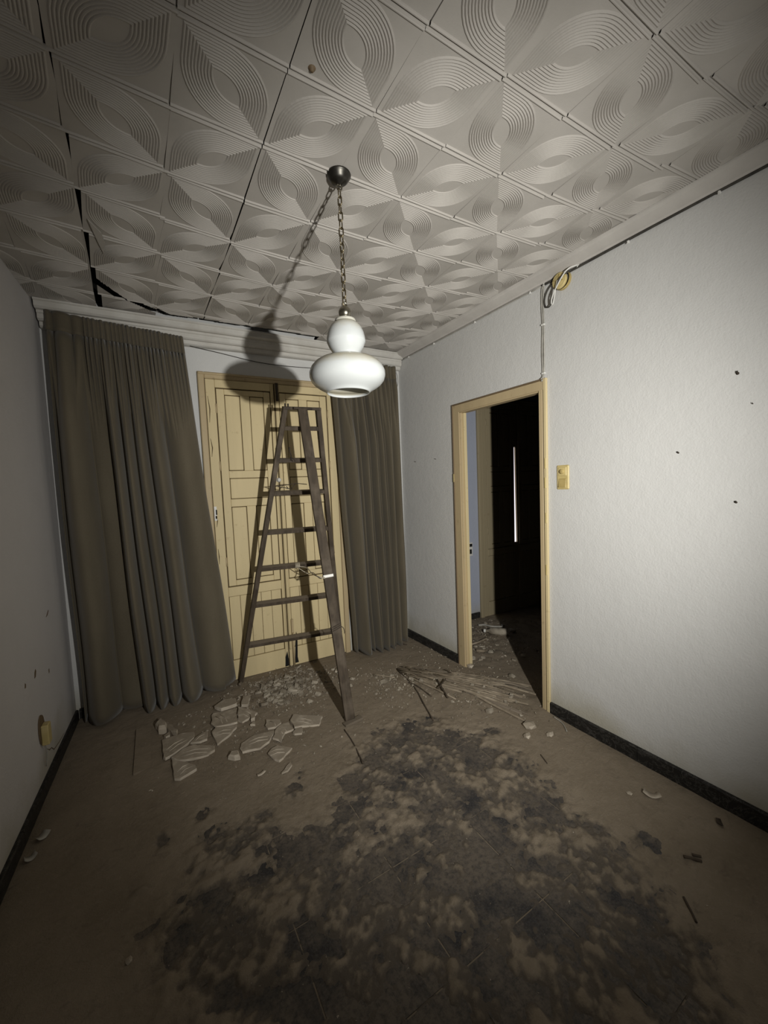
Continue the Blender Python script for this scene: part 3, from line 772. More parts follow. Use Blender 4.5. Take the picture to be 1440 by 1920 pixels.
def rnd_cuts(n, d0, d1, jitter=.35):
    e = [(k + rc.uniform(-jitter, jitter) if 0 < k < n else k)/n for k in range(n+1)]
    return [(x, rc.uniform(d0, d1)) for x in e]
topL = [(0,.020),(.05,.026),(.17,.016),(.25,.018)] + [(.28+.72*k/24+rc.uniform(-.008,.008), rc.uniform(.011,.024)) for k in range(0,24)] + [(1,.02)]
botL = [(0,.03),(.02,.085),(.225,.012),(.345,.070),(.43,.062),(.515,.060),(.61,.078),(.745,.062),(1,.05)]
curtain('curtain', 'wide olive-brown pleated curtain hanging to the floor beside the left wall', None, None, topL, botL,
        (.138,.905), (.140,1.115), 2.690, 2.630, .120, .070, lambda u: .018+.012*math.sin(u*9)+(.02 if u > .9 else 0))
topR = rnd_cuts(15, .014, .03, .3)
botR = [(0,.03),(.07,.09),(.27,.05),(.33,.075),(.43,.05),(.47,.08),(.56,.055),(.60,.07),(.68,.05),(.72,.065),(.82,.03),(.86,.045),(1,.03)]
curtain('curtain', 'narrower olive-brown pleated curtain between the double door and the right-hand corner', None, None, topR, botR,
        (2.005,2.665), (2.125,2.690), 2.620, 2.610, .085, .07, lambda u: .014+.010*math.sin(u*7+1), 240)

# ------------------------------------------------------------------ pendant lamp
LX, LY = 1.336, 1.768
lamp = thing('pendant_lamp', 'white opal glass pendant lamp hanging on a chain from the tiled ceiling', 'lamp', (LX, LY, H-.006))
c0 = (LX, LY, 0)
mb = MB(); mb.lathe([(.001,H-.001),(.047,H-.001),(.0485,H-.005),(.046,H-.008),(.0425,H-.011),(.037,H-.022),(.027,H-.031),(.014,H-.035),(.010,H-.039),(.001,H-.040)], c0, 36)
link('canopy', mb, M['bronze'], lamp)
mb = MB(); mb.tube([(LX+.011*math.cos(a), LY, H-.048+.011*math.sin(a)) for a in [math.pi*2*k/14 for k in range(15)]], .0032, 7, False)
link('hook', mb, M['nickel'], lamp)
# chain: one link mesh, repeated
zt, zb = H-.055, 2.252; nl = 15; pitch = (zt-zb)/nl
mb = MB(); r_, hl = .0085, pitch/2+.0022
pts = [(r_*math.cos(a), 0, (hl-r_)*(1 if a < math.pi else -1) + r_*math.sin(a)) for a in [math.pi*2*k/18 for k in range(18)]]
pts.append(pts[0]); mb.tube(pts, .0028, 6, False)
lk = None
for k in range(nl):
    if lk is None: lk = link('chain_link', mb, M['chain']); o = lk
    else: o = lk.copy(); COL.objects.link(o)
    o.parent = lamp; o.location = Vector((LX, LY, zt-pitch*(k+.5))) - ROOT[lamp]; o.rotation_euler = (0, 0, .5 + (k % 2)*math.pi/2 + rc.uniform(-.25,.25))
mb = MB(); mb.tube([(LX+.010*math.cos(a), LY, 2.2525+.010*math.sin(a)) for a in [math.pi*2*k/14 for k in range(15)]], .003, 7, False)
link('ring', mb, M['nickel'], lamp)
mb = MB(); mb.lathe([(.001,2.247)]+[(.0255*math.sin(a), 2.222+.0255*math.cos(a)) for a in [math.pi*k/14 for k in range(1,12)]]+[(.016,2.199),(.017,2.190)], c0, 28)
link('ball', mb, M['nickel'], lamp)
mb = MB(); mb.lathe([(.001,2.198),(.034,2.197),(.041,2.194),(.043,2.188),(.043,2.170),(.001,2.170)], c0, 36); link('collar', mb, M['cap'], lamp)
prof = [(.040,2.186),(.047,2.180),(.058,2.171),(.067,2.157),(.0735,2.140),(.0770,2.123),(.0785,2.111),(.0775,2.104),(.0745,2.099),(.0730,2.094),(.0680,2.083),(.0595,2.070),(.0525,2.061),(.0500,2.055),(.0530,2.050),
        (.066,2.046),(.088,2.041),(.112,2.033),(.131,2.021),(.145,2.005),(.1530,1.986),(.1530,1.968),(.147,1.951),(.135,1.937),(.118,1.925),(.104,1.917),(.095,1.912),(.0895,1.907),(.0872,1.9035),(.0848,1.9035),(.0838,1.907)]
inner = [(max(.001, r-.006), z+.002 if z < 2.0 else z-.002) for r, z in prof[:26]][::-1]
mb = MB(); mb.lathe(prof + [(.0855,1.915)] + inner[1:], c0, 56)
link('lamp_shade', mb, M['opal'], lamp)
mb = MB(); mb.lathe([(.001,2.02),(.018,2.022),(.028,2.035),(.030,2.05),(.024,2.075),(.014,2.10),(.013,2.15)], c0, 20); link('bulb', mb, M['white_pl'], lamp)

# ------------------------------------------------------------------ tripod step ladder
lad = thing('step_ladder', 'old brown wooden tripod ladder with seven rungs standing before the double door', 'ladder', (1.57, 2.98, 0))
TL, TR = Vector((1.457,2.998,2.075)), Vector((1.683,2.960,2.075))
LFt, RFt = Vector((1.139,3.515,.0)), Vector((1.958,3.372,.0))
LFt.z = gz(LFt.x, LFt.y)-.002; RFt.z = gz(RFt.x, RFt.y)-.002
rdir = (TR-TL).normalized(); ldir = (TL-LFt).normalized(); nrm = rdir.cross(ldir).normalized()
for a, b, s in ((LFt, TL, .3), (RFt, TR, -.3)):
    mb = MB(); mb.bar(a, b, .033, .056, rdir, .003); link('stile', mb, M['wood'], lad)
for t in (.062,.168,.280,.418,.552,.690,.850):
    a = TL+(LFt-TL)*t; b = TR+(RFt-TR)*t
    mb = MB(); mb.bar(a-rdir*.006, b+rdir*.006, .048, .028, nrm, .002); link('rung', mb, M['wood'], lad)
a, b = TL+Vector((0,0,.006)), TR+Vector((0,0,.006))
mb = MB(); mb.bar(a-rdir*.016, b+rdir*.016, .075, .020, nrm, .002); link('top_board', mb, M['wood'], lad)
TS = (TL+TR)/2 + Vector((-.012,-.045,-.006)); FS = Vector((1.628,2.545,0)); FS.z = gz(FS.x, FS.y)+.012
mb = MB(); mb.bar(FS, TS, .064, .030, rdir, .003); link('prop_leg', mb, M['wood'], lad)
mb = MB(); mb.bar((TL+TR)/2+Vector((-.075,-.045,-.004)), (TL+TR)/2+Vector((.055,-.055,-.004)), .016, .016, (0,0,1), .003); link('hinge_pin', mb, M['iron'], lad)
for k, dx_ in enumerate((-.004,.016)):
    mb = MB(); p = TL+Vector((dx_,-.02,.012)); mb.tube([p, p+Vector((0,0,.020))], .006, 8); link('bolt_head', mb, M['iron'], lad)
sd = (TS-FS).normalized(); sn = rdir.cross(sd).normalized()
p = FS + sd*((.935-FS.z)/sd.z)
mb = MB(); mb.bar(p-sd*.009-rdir*0+rdir.cross(sd)*0, p+sd*.009, .068, .034, (rdir+Vector((0,0,.06))), .001); link('tape_band', mb, M['tape'], lad, label='white tape wound round the prop leg')
p2 = FS + sd*((.60-FS.z)/sd.z)
mb = MB()
for q in range(3):
    cc = p2+sd*(.012*q-.01); mb.tube([cc+rdir*.036*math.cos(a)+sn*.020*math.sin(a)+sd*.012*math.cos(a) for a in [math.pi*2*k/18 for k in range(19)]], .0028, 6, False)
e = p2+rdir*.036; mb.tube(smooth_path([e, e+Vector((.012,-.006,-.01)), e+Vector((.020,-.004,-.035)), e+Vector((.018,-.006,-.05))], 5), .0025, 6)
link('wire_loop', mb, M['iron'], lad, label='dark wire wound round the prop leg')

# cord tied between the fifth rung and the prop leg
r5 = TL+(LFt-TL)*.552; r5b = TR+(RFt-TR)*.552
k0 = r5+(r5b-r5)*.50+nrm*(-.026 if nrm.y > 0 else .026)
mb = MB()
for q in range(4):
    c = k0+rdir*(.009*q-.014); mb.tube([c+nrm*.029*math.cos(a)+ldir*.017*math.sin(a)+nrm*(.026 if nrm.y > 0 else -.026) for a in [math.pi*2*k/16 for k in range(17)]], .004, 6, False)
mb.tube(smooth_path([k0, k0+Vector((.05,-.06,-.008)), (k0+p)/2+Vector((0,0,-.018)), p+Vector((-.06,.03,.0)), p+Vector((-.03,-.02,-.008))], 6), .0034, 6)
mb.tube(smooth_path([k0+Vector((.0,-.02,-.01)), k0+Vector((.05,-.03,-.05)), k0+Vector((.075,-.03,-.062)), k0+Vector((.10,-.06,-.055)), p+Vector((-.05,.02,-.012)), p+Vector((-.03,-.02,0))], 6), .003, 6)
link('cord', mb, M['rope'], loc=k0, label='pale frayed cord tied from the fifth rung to the prop leg of the ladder', category='cord')
# bent black wire lying across between the third and fourth rungs
r3 = TL+(LFt-TL)*.255; q0 = r3+rdir*.03+Vector((0,-.035,.0))
mb = MB(); mb.tube(smooth_path([q0+Vector((-.02,0,-.002)), q0+Vector((.06,0,.004)), q0+Vector((.13,-.004,.012)), q0+Vector((.21,-.01,.004))], 5), .003, 6)
mb.tube(smooth_path([q0+Vector((-.01,0,0)), q0+Vector((.02,-.004,-.012)), q0+Vector((.045,0,-.014)), q0+Vector((.065,-.01,-.022)), q0+Vector((.06,0,-.006))], 5), .003, 6)
mb.tube(smooth_path([q0+Vector((.065,-.01,-.02)), q0+Vector((.09,-.01,-.026)), q0+Vector((.10,-.005,-.015)), q0+Vector((.125,0,.008))], 5), .003, 6)
link('bent_wire', mb, M['iron'], loc=q0, label='bent black wire hooked across the ladder below its second rung', category='wire')
# a small ragged dark tassel hanging at the second rung
r2 = TL+(LFt-TL)*.168; q0 = r2+rdir*.085+Vector((0,-.02,.06))
mb = MB(); mb.tube(smooth_path([q0+Vector((0,0,.03)), q0+Vector((.004,0,0)), q0+Vector((.010,-.004,-.03)), q0+Vector((.006,0,-.045))], 4), [.006]+[.004]*11+[.003], 6)
for k in range(6): 
    a = rc.uniform(-.03,.03); mb.tube([q0+Vector((.008,0,-.04)), q0+Vector((.008+a*.6,-.01,-.052)), q0+Vector((.010+a,-.008,-.058-rc.uniform(0,.015)))], .0028, 5)
link('tassel', mb, M['iron'], loc=q0, label='ragged dark tassel of twine hanging at the second rung', category='twine')
# scrap plank under the prop leg
mb = MB(); mb.bar((FS.x-.055,FS.y-.028,gz(FS.x,FS.y)+.004), (FS.x+.075,FS.y-.02,gz(FS.x,FS.y)+.010), .045, .016, (0,1,0), .003)
link('scrap_board', mb, M['wood_grey'], loc=(FS.x,FS.y,0), label='small scrap of board under the foot of the ladder prop leg', category='board')

# ------------------------------------------------------------------ right wall: switch, junction box, cables, nails
sw = thing('light_switch', 'cream double light switch plate beside the open doorway', 'switch', (W, 1.770, 1.455))
yc = 1.770
boxp('plate', (W-.010, yc-.040, 1.455), (W, yc+.040, 1.600), M['cream'], sw, .006)
boxp('dimmer_plate', (W-.014, yc-.027, 1.535), (W-.009, yc+.027, 1.589), M['cream'], sw, .003)
q = Matrix((Vector((0,1,0)), Vector((0,0,1)), Vector((-1,0,0)))).transposed()
mb = MB(); mb.lathe([(.001,.010),(.013,.010),(.0145,.008),(.0145,-.002)], (W-.013, yc, 1.562), 20, q); link('dimmer_knob', mb, M['cream_dk'], sw)
mb = MB(); mb.box((W-.016, yc-.025, 1.466), (W-.009, yc+.025, 1.520), .003)
for v in mb.v:
    if v.x < W-.012: v.x += (v.z-1.493)*.12
link('rocker', mb, M['cream_dk'], sw)
jb = thing('junction_box', 'round yellowed junction box high on the right wall under the cornice', 'junction box', (W, 1.760, 2.658))
mb = MB(); mb.lathe([(.050,0),(.050,.012),(.047,.018),(.047,.018)], (W, 1.760, 2.658), 32, q); link('base', mb, M['cream_dk'], jb)
mb = MB(); mb.lathe([(.044,.017),(.044,.030),(.040,.034),(.034,.031),(.030,.034),(.012,.036),(.001,.036)], (W, 1.768, 2.658), 32, q); link('lid', mb, M['cream'], jb)
for a in (0.3, 1.87):
    mb = MB(); d_ = Vector((0, math.cos(a), math.sin(a)))*.030; c = Vector((W-.0365,1.768,2.658)); mb.bar(c-d_, c+d_, .007, .005, (1,0,0), .001); link('lid_rib', mb, M['cream_dk'], jb)
def wpath(pts, off=.006): return [(W-off-(p[2] if len(p) > 2 else 0), p[0], p[1]) for p in pts]
mb = MB()
mb.tube(smooth_path(wpath([(.70,2.694),(1.03,2.696),(1.37,2.694),(1.66,2.690),(1.90,2.690)]), 6), .0065, 8)  # thick and dark, drawing the shadow line below the cornice too
link('cable', mb, M['cable_dark'], loc=(W,1.3,2.69), label='dark cable running along the shadow line under the cornice from the right edge to the doorway drop', category='cable')
mb = MB(); mb.tube(smooth_path(wpath([(1.90,2.688),(2.20,2.691),(2.47,2.689),(2.95,2.690),(3.45,2.690)]), 6), .004, 8)
link('cable', mb, M['cable'], loc=(W,2.7,2.69), label='thin grey cable under the cornice from the doorway drop to the far corner', category='cable')
mb = MB(); mb.tube(smooth_path(wpath([(1.885,2.692,.004),(1.902,2.66),(1.903,2.55),(1.899,2.46),(1.904,2.30),(1.902,2.165),(1.905,2.135,.012)]), 6), .0042, 8)
link('cable', mb, M['cable'], loc=(W,1.90,2.4), label='left-hand one of two grey cables dropping to the doorway head', category='cable')
mb = MB(); mb.tube(smooth_path(wpath([(1.880,2.690,.004),(1.890,2.65),(1.891,2.55),(1.889,2.46),(1.890,2.30),(1.893,2.17),(1.90,2.12,.014)]), 6), .0042, 8)
link('cable', mb, M['cable'], loc=(W,1.89,2.4), label='right-hand one of two grey cables dropping to the doorway head', category='cable')
mb = MB(); mb.tube(smooth_path(wpath([(1.70,2.694,.002),(1.745,2.665,.04),(1.765,2.63,.045),(1.80,2.572,.03),(1.835,2.540,.02),(1.868,2.555,.012),(1.875,2.60,.010),(1.85,2.65,.008),(1.80,2.685,.004)]), 8), .0038, 8)
link('cable', mb, M['cable_dark'], loc=(W,1.8,2.6), label='dark cable loop hanging beside the round junction box', category='cable')
mb = MB(); mb.tube(smooth_path(wpath([(1.668,2.700,.006),(1.700,2.690,.035),(1.735,2.655,.048),(1.795,2.590,.040),(1.815,2.552,.030),(1.806,2.540,.030),(1.792,2.57,.036),(1.775,2.62,.042),(1.768,2.655,.040)]), 8), .0036, 8)
link('cable', mb, M['white_pl'], loc=(W,1.75,2.6), label='white cable looped in front of the round junction box', category='cable')
for k, (y, z) in enumerate([(1.035,2.689),(1.40,2.682),(1.665,2.697),(1.885,2.692),(1.985,2.687),(2.47,2.685),(2.95,2.686),(3.32,2.686)]):
    mb = MB(); mb.box((W-.012, y-.006, z-.006), (W, y+.006, z+.008), .003); mb.tube([(W-.010,y,z-.004),(W-.018,y,z-.010)], .0022, 6)
    link('cable_clip', mb, M['white_pl'], loc=(W,y,z), label='small white cable clip nailed under the cornice', category='clip', group='cable clips under the cornice')
for z in (2.46, 2.17):
    mb = MB(); mb.box((W-.013, 1.884, z-.005), (W, 1.908, z+.005), .002); link('cable_clip', mb, M['white_pl'], loc=(W,1.895,z), label='small white clip on the cable drop, '+('halfway down' if z > 2.3 else 'just above the doorway head'), category='clip')
NL = [((.965,1.929),.010,'dark wall plug in the right wall, highest of the four near the right edge'),((1.176,1.619),.007,'dark bent nail in the right wall, nearest the light switch'),
      ((.961,1.390),.008,'dark bent nail with a wire tail, lowest on the right wall'),((.915,1.795),.004,'tiny nail with a drip mark below the highest wall plug'),
      ((3.279,1.726),.006,'small nail in the wall left of the doorway, nearer the far corner'),((2.981,1.728),.006,'small nail in the wall left of the doorway, nearer the doorway')]
for (y, z), r, lab in NL:
    mb = MB(); c = Vector((W-.001, y, z))
    mb.tube([c+Vector((.004,0,0)), c+Vector((-.009,-.001,.001)), c+Vector((-.011,-.002,r*.9))], r*.3, 6); mb.lathe([(.001,.002),(r*.5,.0015),(r*.6,-.001)], c, 10, q)
    link('nail', mb, M['iron'], loc=c, label=lab, category='nail', group='nails left in the right wall')
# left wall socket hanging from its oval hole
yl = 2.925; c = Vector((lx(yl), yl, .325)); ln = Vector((1,-LD,0)).normalized(); lt = Vector((LD,1,0)).normalized()
so = thing('wall_socket', 'cream socket insert hanging out of its hole low on the left wall', 'socket', c)
mb = MB(); k = 18
pp_ = [(.047*math.cos(a)*(1 if abs(math.cos(a))<.9 else .95), .078*math.sin(a)) for a in [math.pi*2*i/k for i in range(k)]]
vs = [c+lt*x+Vector((0,0,z))+ln*.001 for x,z in pp_]+[c+lt*x+Vector((0,0,z))+ln*.007 for x,z in pp_]
mb.add(vs, [list(range(k,2*k))]+[(i,(i+1)%k,k+(i+1)%k,k+i) for i in range(k)]); link('wall_box', mb, M['casing_dark'], so)
mb = MB(); mb.box((-.030,.0,-.075),(.022,.032,.030),.004); mb.v = [c+lt*v.x+ln*(v.y+.006)+Vector((0,0,v.z)) for v in mb.v]; mb.f = [f[::-1] for f in mb.f]; link('socket_insert', mb, M['cream'], so)
mb = MB(); mb.tube(smooth_path([c+ln*.012+Vector((0,0,-.07)), c+ln*.014+lt*.006+Vector((0,0,-.13)), c+ln*.008+lt*.0+Vector((0,0,-.2))],5), .0022, 6); link('wire', mb, M['cable'], so)
# white socket on the second room's facade, just past the jamb
xo = 3.575; po = Vector((xo, fy(xo), .79))
so2 = thing('wall_socket', 'white socket plate on the blue-grey wall seen through the doorway', 'socket', po)
for nm, lo, hi, mt in (('plate',(-.040,0,-.075),(.026,.010,.075),'white_pl'),('socket_hole',(-.022,.0095,.028),(.018,.0115,.060),'black'),('socket_hole',(-.022,.0095,-.050),(.010,.0115,.000),'black')):
    mb = MB(); mb.box(lo, hi, .003 if nm == 'plate' else 0); mb.v = [po+FT*v.x+FN*v.y+Vector((0,0,v.z)) for v in mb.v]; mb.f = [f[::-1] for f in mb.f]; link(nm, mb, M[mt], so2)
# wires drooping along the far cornice
mb = MB()
def fpt(x, off, z): return Vector((x, fy(x), z)) + FN*off
mb.tube(smooth_path([fpt(.95,.045,2.600), fpt(1.15,.012,2.585), fpt(1.45,.012,2.545), fpt(1.75,.012,2.540), fpt(2.05,.012,2.560), fpt(2.30,.06,2.60)], 6), .0028, 6)
link('wire', mb, M['cable_dark'], loc=fpt(1.6,0,2.55), label='thin dark wire sagging over the double door below the far cornice', category='wire')
mb = MB(); mb.tube(smooth_path([fpt(2.690,.05,2.60), fpt(2.725,.02,2.55), fpt(2.728,.016,2.48), fpt(2.700,.012,2.41)], 6), .002, 6)
link('wire', mb, M['cable'], loc=fpt(2.7,0,2.5), label='thin wire curl hanging in the far right corner beside the curtain', category='wire')

# ------------------------------------------------------------------ broken plaster on the floor
POLY = {
'rockA':[[0.544,3.188],[0.579,3.233],[0.61,3.142],[0.604,3.088],[0.561,3.113]],
'rockB':[[0.593,3.205],[0.612,3.201],[0.665,3.038],[0.655,2.997],[0.629,3.062]],
'rockC':[[0.588,3.035],[0.618,3.062],[0.62,3.021],[0.598,3.013]],
'p1':[[0.577,2.813],[0.576,3.005],[0.664,3.015],[0.755,2.984],[0.746,2.919],[0.686,2.856],[0.617,2.806],[0.587,2.794]],
'p2':[[0.723,2.874],[0.752,2.907],[0.796,2.932],[0.822,2.929],[0.813,2.85],[0.772,2.848]],
'p3':[[0.617,2.785],[0.677,2.825],[0.735,2.836],[0.841,2.757],[0.837,2.724],[0.798,2.703],[0.73,2.71],[0.651,2.737]],
'p4':[[0.623,2.598],[0.619,2.755],[0.669,2.706],[0.727,2.641],[0.73,2.608],[0.706,2.6],[0.647,2.582]],
'p5':[[0.883,3.122],[1.030,3.108],[1.001,2.925],[0.929,2.93],[0.875,2.942],[0.854,2.999],[0.872,3.102]],
'p5b':[[1.040,3.092],[1.091,3.034],[1.136,2.956],[1.032,2.911],[1.011,2.944]],
'p6':[[0.845,2.898],[0.874,2.930],[0.992,2.890],[0.987,2.873],[0.925,2.811],[0.858,2.767],[0.853,2.815]],
'p7':[[1.169,2.842],[1.242,2.791],[1.241,2.757],[1.198,2.732],[1.152,2.747],[1.145,2.781]],
'p8':[[0.981,2.697],[1.068,2.737],[1.136,2.714],[1.180,2.700],[1.163,2.663],[1.126,2.613],[1.064,2.584],[0.972,2.612],[0.965,2.651]],
'p8b':[[0.891,2.606],[0.91,2.633],[0.950,2.615],[0.950,2.563],[0.921,2.573]],
'p9':[[1.200,2.721],[1.248,2.752],[1.284,2.742],[1.288,2.655],[1.233,2.647],[1.186,2.572],[1.176,2.594],[1.150,2.629]],
'p10':[[1.294,2.742],[1.331,2.792],[1.496,2.686],[1.442,2.609],[1.346,2.65],[1.298,2.662]],
'p11':[[1.271,2.621],[1.301,2.642],[1.338,2.636],[1.317,2.581],[1.277,2.601]],
'p12':[[1.091,2.51],[1.121,2.538],[1.155,2.549],[1.224,2.488],[1.129,2.419],[1.111,2.444]],
'sliver':[[1.112,2.321],[1.179,2.372],[1.179,2.347],[1.148,2.32]],
'q':[[0.9,3.187],[0.971,3.25],[1.047,3.218],[1.037,3.141],[0.935,3.13]],
'r':[[1.061,3.104],[1.095,3.205],[1.142,3.183],[1.101,3.077]],
's':[[1.089,2.942],[1.119,2.94],[1.103,2.888],[1.081,2.885]],
't':[[1.067,2.843],[1.099,2.872],[1.094,2.833]],
}
LAB = {
'rockA':'rounded lump of plaster at the left end of the broken pieces, flanked by a slab','rockB':'narrow tilted plaster slab leaning on the lump left of the pieces',
'rockC':'small white plaster stone in front of the leftmost lump','p1':'large broken plaster tile piece with one straight left edge, front left',
'p2':'small four-sided plaster piece touching the back of the straight-edged one','p3':'long plaster tile piece with a ribbed face, below the straight-edged one',
'p4':'wedge-shaped plaster piece nearest the camera of the left cluster','p5':'big plaster piece with a raised rib at the back of the left cluster',
'p5b':'triangular plaster piece right of the big ribbed back one','p6':'curved plaster piece in front of the big ribbed back one',
'p7':'dusty flat plaster piece at the back of the right cluster','p8':'large leaf-shaped plaster piece on the left of the right cluster',
'p8b':'crumbled plaster lump at the left tip of the leaf-shaped piece','p9':'forked plaster piece in the middle of the right cluster',
'p10':'long oblong plaster piece pointing towards the foot of the prop leg','p11':'small square plaster piece under the long oblong one',
'p12':'square-cornered plaster piece nearest the camera of the right cluster','sliver':'thin plaster sliver lying alone in front of the right cluster',
'q':'dust-covered plaster piece behind the big ribbed back one','r':'narrow dust-covered plaster piece leaning by the rubble pile','s':'small upright plaster bit behind the curved piece','t':'tiny triangular plaster bit between the two clusters'}
TH = {'rockA':.05,'rockB':.022,'rockC':.022,'p8b':.03,'s':.025,'t':.015,'sliver':.009,'q':.022,'r':.02}
rp = random.Random(11)
for k, poly in POLY.items():
    n = len(poly); cx = sum(p[0] for p in poly)/n; cy = sum(p[1] for p in poly)/n
    # rough outline: subdivide and jitter
    pts = []
    for i in range(n):
        a, b = poly[i], poly[(i+1)%n]; L = math.hypot(b[0]-a[0], b[1]-a[1]); s = max(1, int(L/.028))
        for q_ in range(s):
            t = q_/s; j = 0 if q_ == 0 else .0045
            pts.append((a[0]+(b[0]-a[0])*t+rp.uniform(-j,j), a[1]+(b[1]-a[1])*t+rp.uniform(-j,j)))
    th = TH.get(k, .014); zb = gz(cx, cy)-.003
    tilt = (rp.uniform(-.05,.10), rp.uniform(-.07,.07)) if th < .03 else (.05, .05)
    if k == 'rockB': tilt = (.0, .28)
    N_ = len(pts); ins = .82 if th < .03 else .6
    up_ = lambda x, y, z: (x, y, zb + z + max(0, tilt[0]*(y-cy)+tilt[1]*(x-cx)+.006))
    bot = [up_(x, y, 0) for x, y in pts]
    mid = [up_(x+rp.uniform(-.003,.003), y+rp.uniform(-.003,.003), th*(.85 if th < .03 else .6)) for x, y in pts]
    top = [up_(cx+(x-cx)*(.98 if th < .03 else .68)+rp.uniform(-.002,.002), cy+(y-cy)*(.98 if th < .03 else .68), th+rp.uniform(-.0015,.0015)) for x, y in pts]
    mb = MB(); mb.add(bot+mid+top, [list(range(N_))[::-1], list(range(2*N_,3*N_))] + [(r*N_+i, r*N_+(i+1)%N_, (r+1)*N_+(i+1)%N_, (r+1)*N_+i) for r in (0,1) for i in range(N_)])
    root = link('plaster_piece', mb, M['plaster'], loc=(cx, cy, zb), label=LAB[k], category='plaster piece', group='broken plaster pieces on the floor')
    if n >= 6 or k in ('p4','p5b'):          # moulded ribs that cross the piece
        a, b = Vector((*poly[0],0)), Vector((*poly[n//2],0)); c_ = Vector((cx,cy,0)); d = (b-a).normalized(); w_ = Vector((-d.y,d.x,0))
        for off in ((-.018, .012) if k not in ('p11','p2','p7') else (.0,)):
            L = (b-a).length*.30
            p0 = c_+w_*off-d*L; p1 = c_+w_*off+d*L
            m2 = MB(); m2.tube([Vector(up_(p0.x,p0.y,th-.001)), Vector(up_((p0.x+p1.x)/2+w_.x*.012,(p0.y+p1.y)/2+w_.y*.012,th+.0005)), Vector(up_(p1.x,p1.y,th-.001))], [.002,.0036,.002], 6)
            link('rib', m2, M['plaster'], root)
# flat dusty board left of the pieces
zb = gz(.47,3.0)
mb = MB(); mb.prism([(.433,2.769),(.438,3.241),(.521,3.225),(.513,2.798)], zb-.004, zb+.010)
for v in mb.v:
    if v.z > zb and v.x > .48: v.z = zb-.001
link('dusty_board', mb, M['dust'], loc=(.47,3.0,zb), label='flat dust-covered board left of the broken plaster pieces', category='board')

def chip_mb(r, rr, flat=.45, n=6):
    a0 = rr.uniform(0, 6.28); pts = [(r*rr.uniform(.55,1.1)*math.cos(a0+6.283*k/n), r*rr.uniform(.45,1.0)*math.sin(a0+6.283*k/n)) for k in range(n)]
    h = r*flat*rr.uniform(.6,1.3); s = rr.uniform(.55,.9); m = MB()
    m.add([(x,y,-.002) for x,y in pts]+[(x*s+rr.uniform(-.1,.1)*r,y*s,h*rr.uniform(.7,1.2)) for x,y in pts], [list(range(n))[::-1], list(range(n,2*n))]+[(i,(i+1)%n,n+(i+1)%n,n+i) for i in range(n)])
    return m
chips = [chip_mb(.022, rp) for _ in range(7)]
chip_o = [None]*7
def put_chip(x, y, s, label, cat, group, name='plaster_chip', tilt=.35, mk='chip'):
    k = rp.randrange(7)
    if chip_o[k] is None: chip_o[k] = link(name, chips[k], M[mk], loc=(0,0,0)); o = chip_o[k]
    else: o = chip_o[k].copy(); COL.objects.link(o)
    o.name = name
    o.location = (x, y, gz(x, y)+.001); o.scale = (s,s,s*rp.uniform(.8,1.3)); o.rotation_euler = (rp.uniform(-tilt,tilt), rp.uniform(-tilt,tilt), rp.uniform(0,6.28))
    o['label'] = label; o['category'] = cat; o['group'] = group
    return o
for _ in range(95):
    for t_ in range(20):
        x, y = rp.gauss(1.40,.19), rp.gauss(3.16,.13)
        if y < fy(x)-.06 and x > 1.17 and y > 2.85: break
    put_chip(x, y, rp.uniform(.6,1.7), 'small plaster chip in the rubble pile at the foot of the double door', 'plaster chip', 'plaster chips in the pile by the double door')
for _ in range(34):
    x, y = rp.gauss(2.10,.12), rp.gauss(2.80,.14)
    put_chip(x, y, rp.uniform(.35,.9), 'small pale plaster chip scattered between the ladder and the reeds', 'plaster chip', 'plaster chips beside the reeds')
for _ in range(30):
    t_ = rp.random(); x, y = 2.25+.48*t_+rp.gauss(0,.07), 2.78-.72*t_+rp.gauss(0,.07)
    if x < 2.71: put_chip(x, y, rp.uniform(.4,1.0), 'pale plaster chip lying among the heaped reeds', 'plaster chip', 'plaster chips among the reeds').location.z += .010
for _ in range(26):
    x, y = rp.uniform(1.15,1.75), rp.uniform(2.35,2.95)
    put_chip(x, y, rp.uniform(.22,.55), 'tiny plaster chip on the dust around the foot of the prop leg', 'plaster chip', 'plaster chips around the prop leg')
for _ in range(22):
    x, y = rp.gauss(.80,.14), rp.gauss(3.12,.12)
    if y < 3.3: put_chip(x, y, rp.uniform(.3,.8), 'small plaster chip on the dust in front of the wide curtain', 'plaster chip', 'plaster chips by the wide curtain')
for _ in range(42):
    x, y = rp.uniform(2.86,3.7), rp.uniform(2.45,3.40)
    put_chip(x, y, rp.uniform(.5,1.5), 'dusty rubble chip on the floor beyond the doorway', 'plaster chip', 'rubble chips beyond the doorway')
def stone(name, x, y, r, label, cat, material, flat=.8, n=8, seed=0):
    rr = random.Random(seed); b = bmesh.new(); bmesh.ops.create_icosphere(b, subdivisions=1, radius=r)
    for v in b.verts: v.co *= rr.uniform(.62,1.15); v.co.z *= flat; v.co.x *= 1.15
    for v in b.verts: v.co += Vector((x, y, gz(x,y)+r*flat*.45))
    m2 = MB(); m2.bm(b); return link(name, m2, M[material], loc=(x,y,gz(x,y)), label=label, category=cat)
stone('plaster_lump', 2.424,1.806,.026,'pale plaster lump nearest the camera beside the near door jamb','plaster lump','plaster',.7,seed=1)
stone('plaster_lump', 2.505,1.850,.042,'biggest pale plaster lump in front of the near door jamb','plaster lump','plaster',.75,seed=2)
stone('plaster_lump', 2.545,1.737,.026,'slim plaster lump nearest the right skirting by the doorway','plaster lump','plaster',.5,seed=3)
stone('plaster_lump', 2.762,2.632,.030,'pale plaster block at the foot of the far door jamb','plaster lump','plaster',.9,seed=4)
stone('plaster_lump', 2.432,2.105,.026,'white lump at the near edge of the reeds','plaster lump','chip',.6,seed=5)
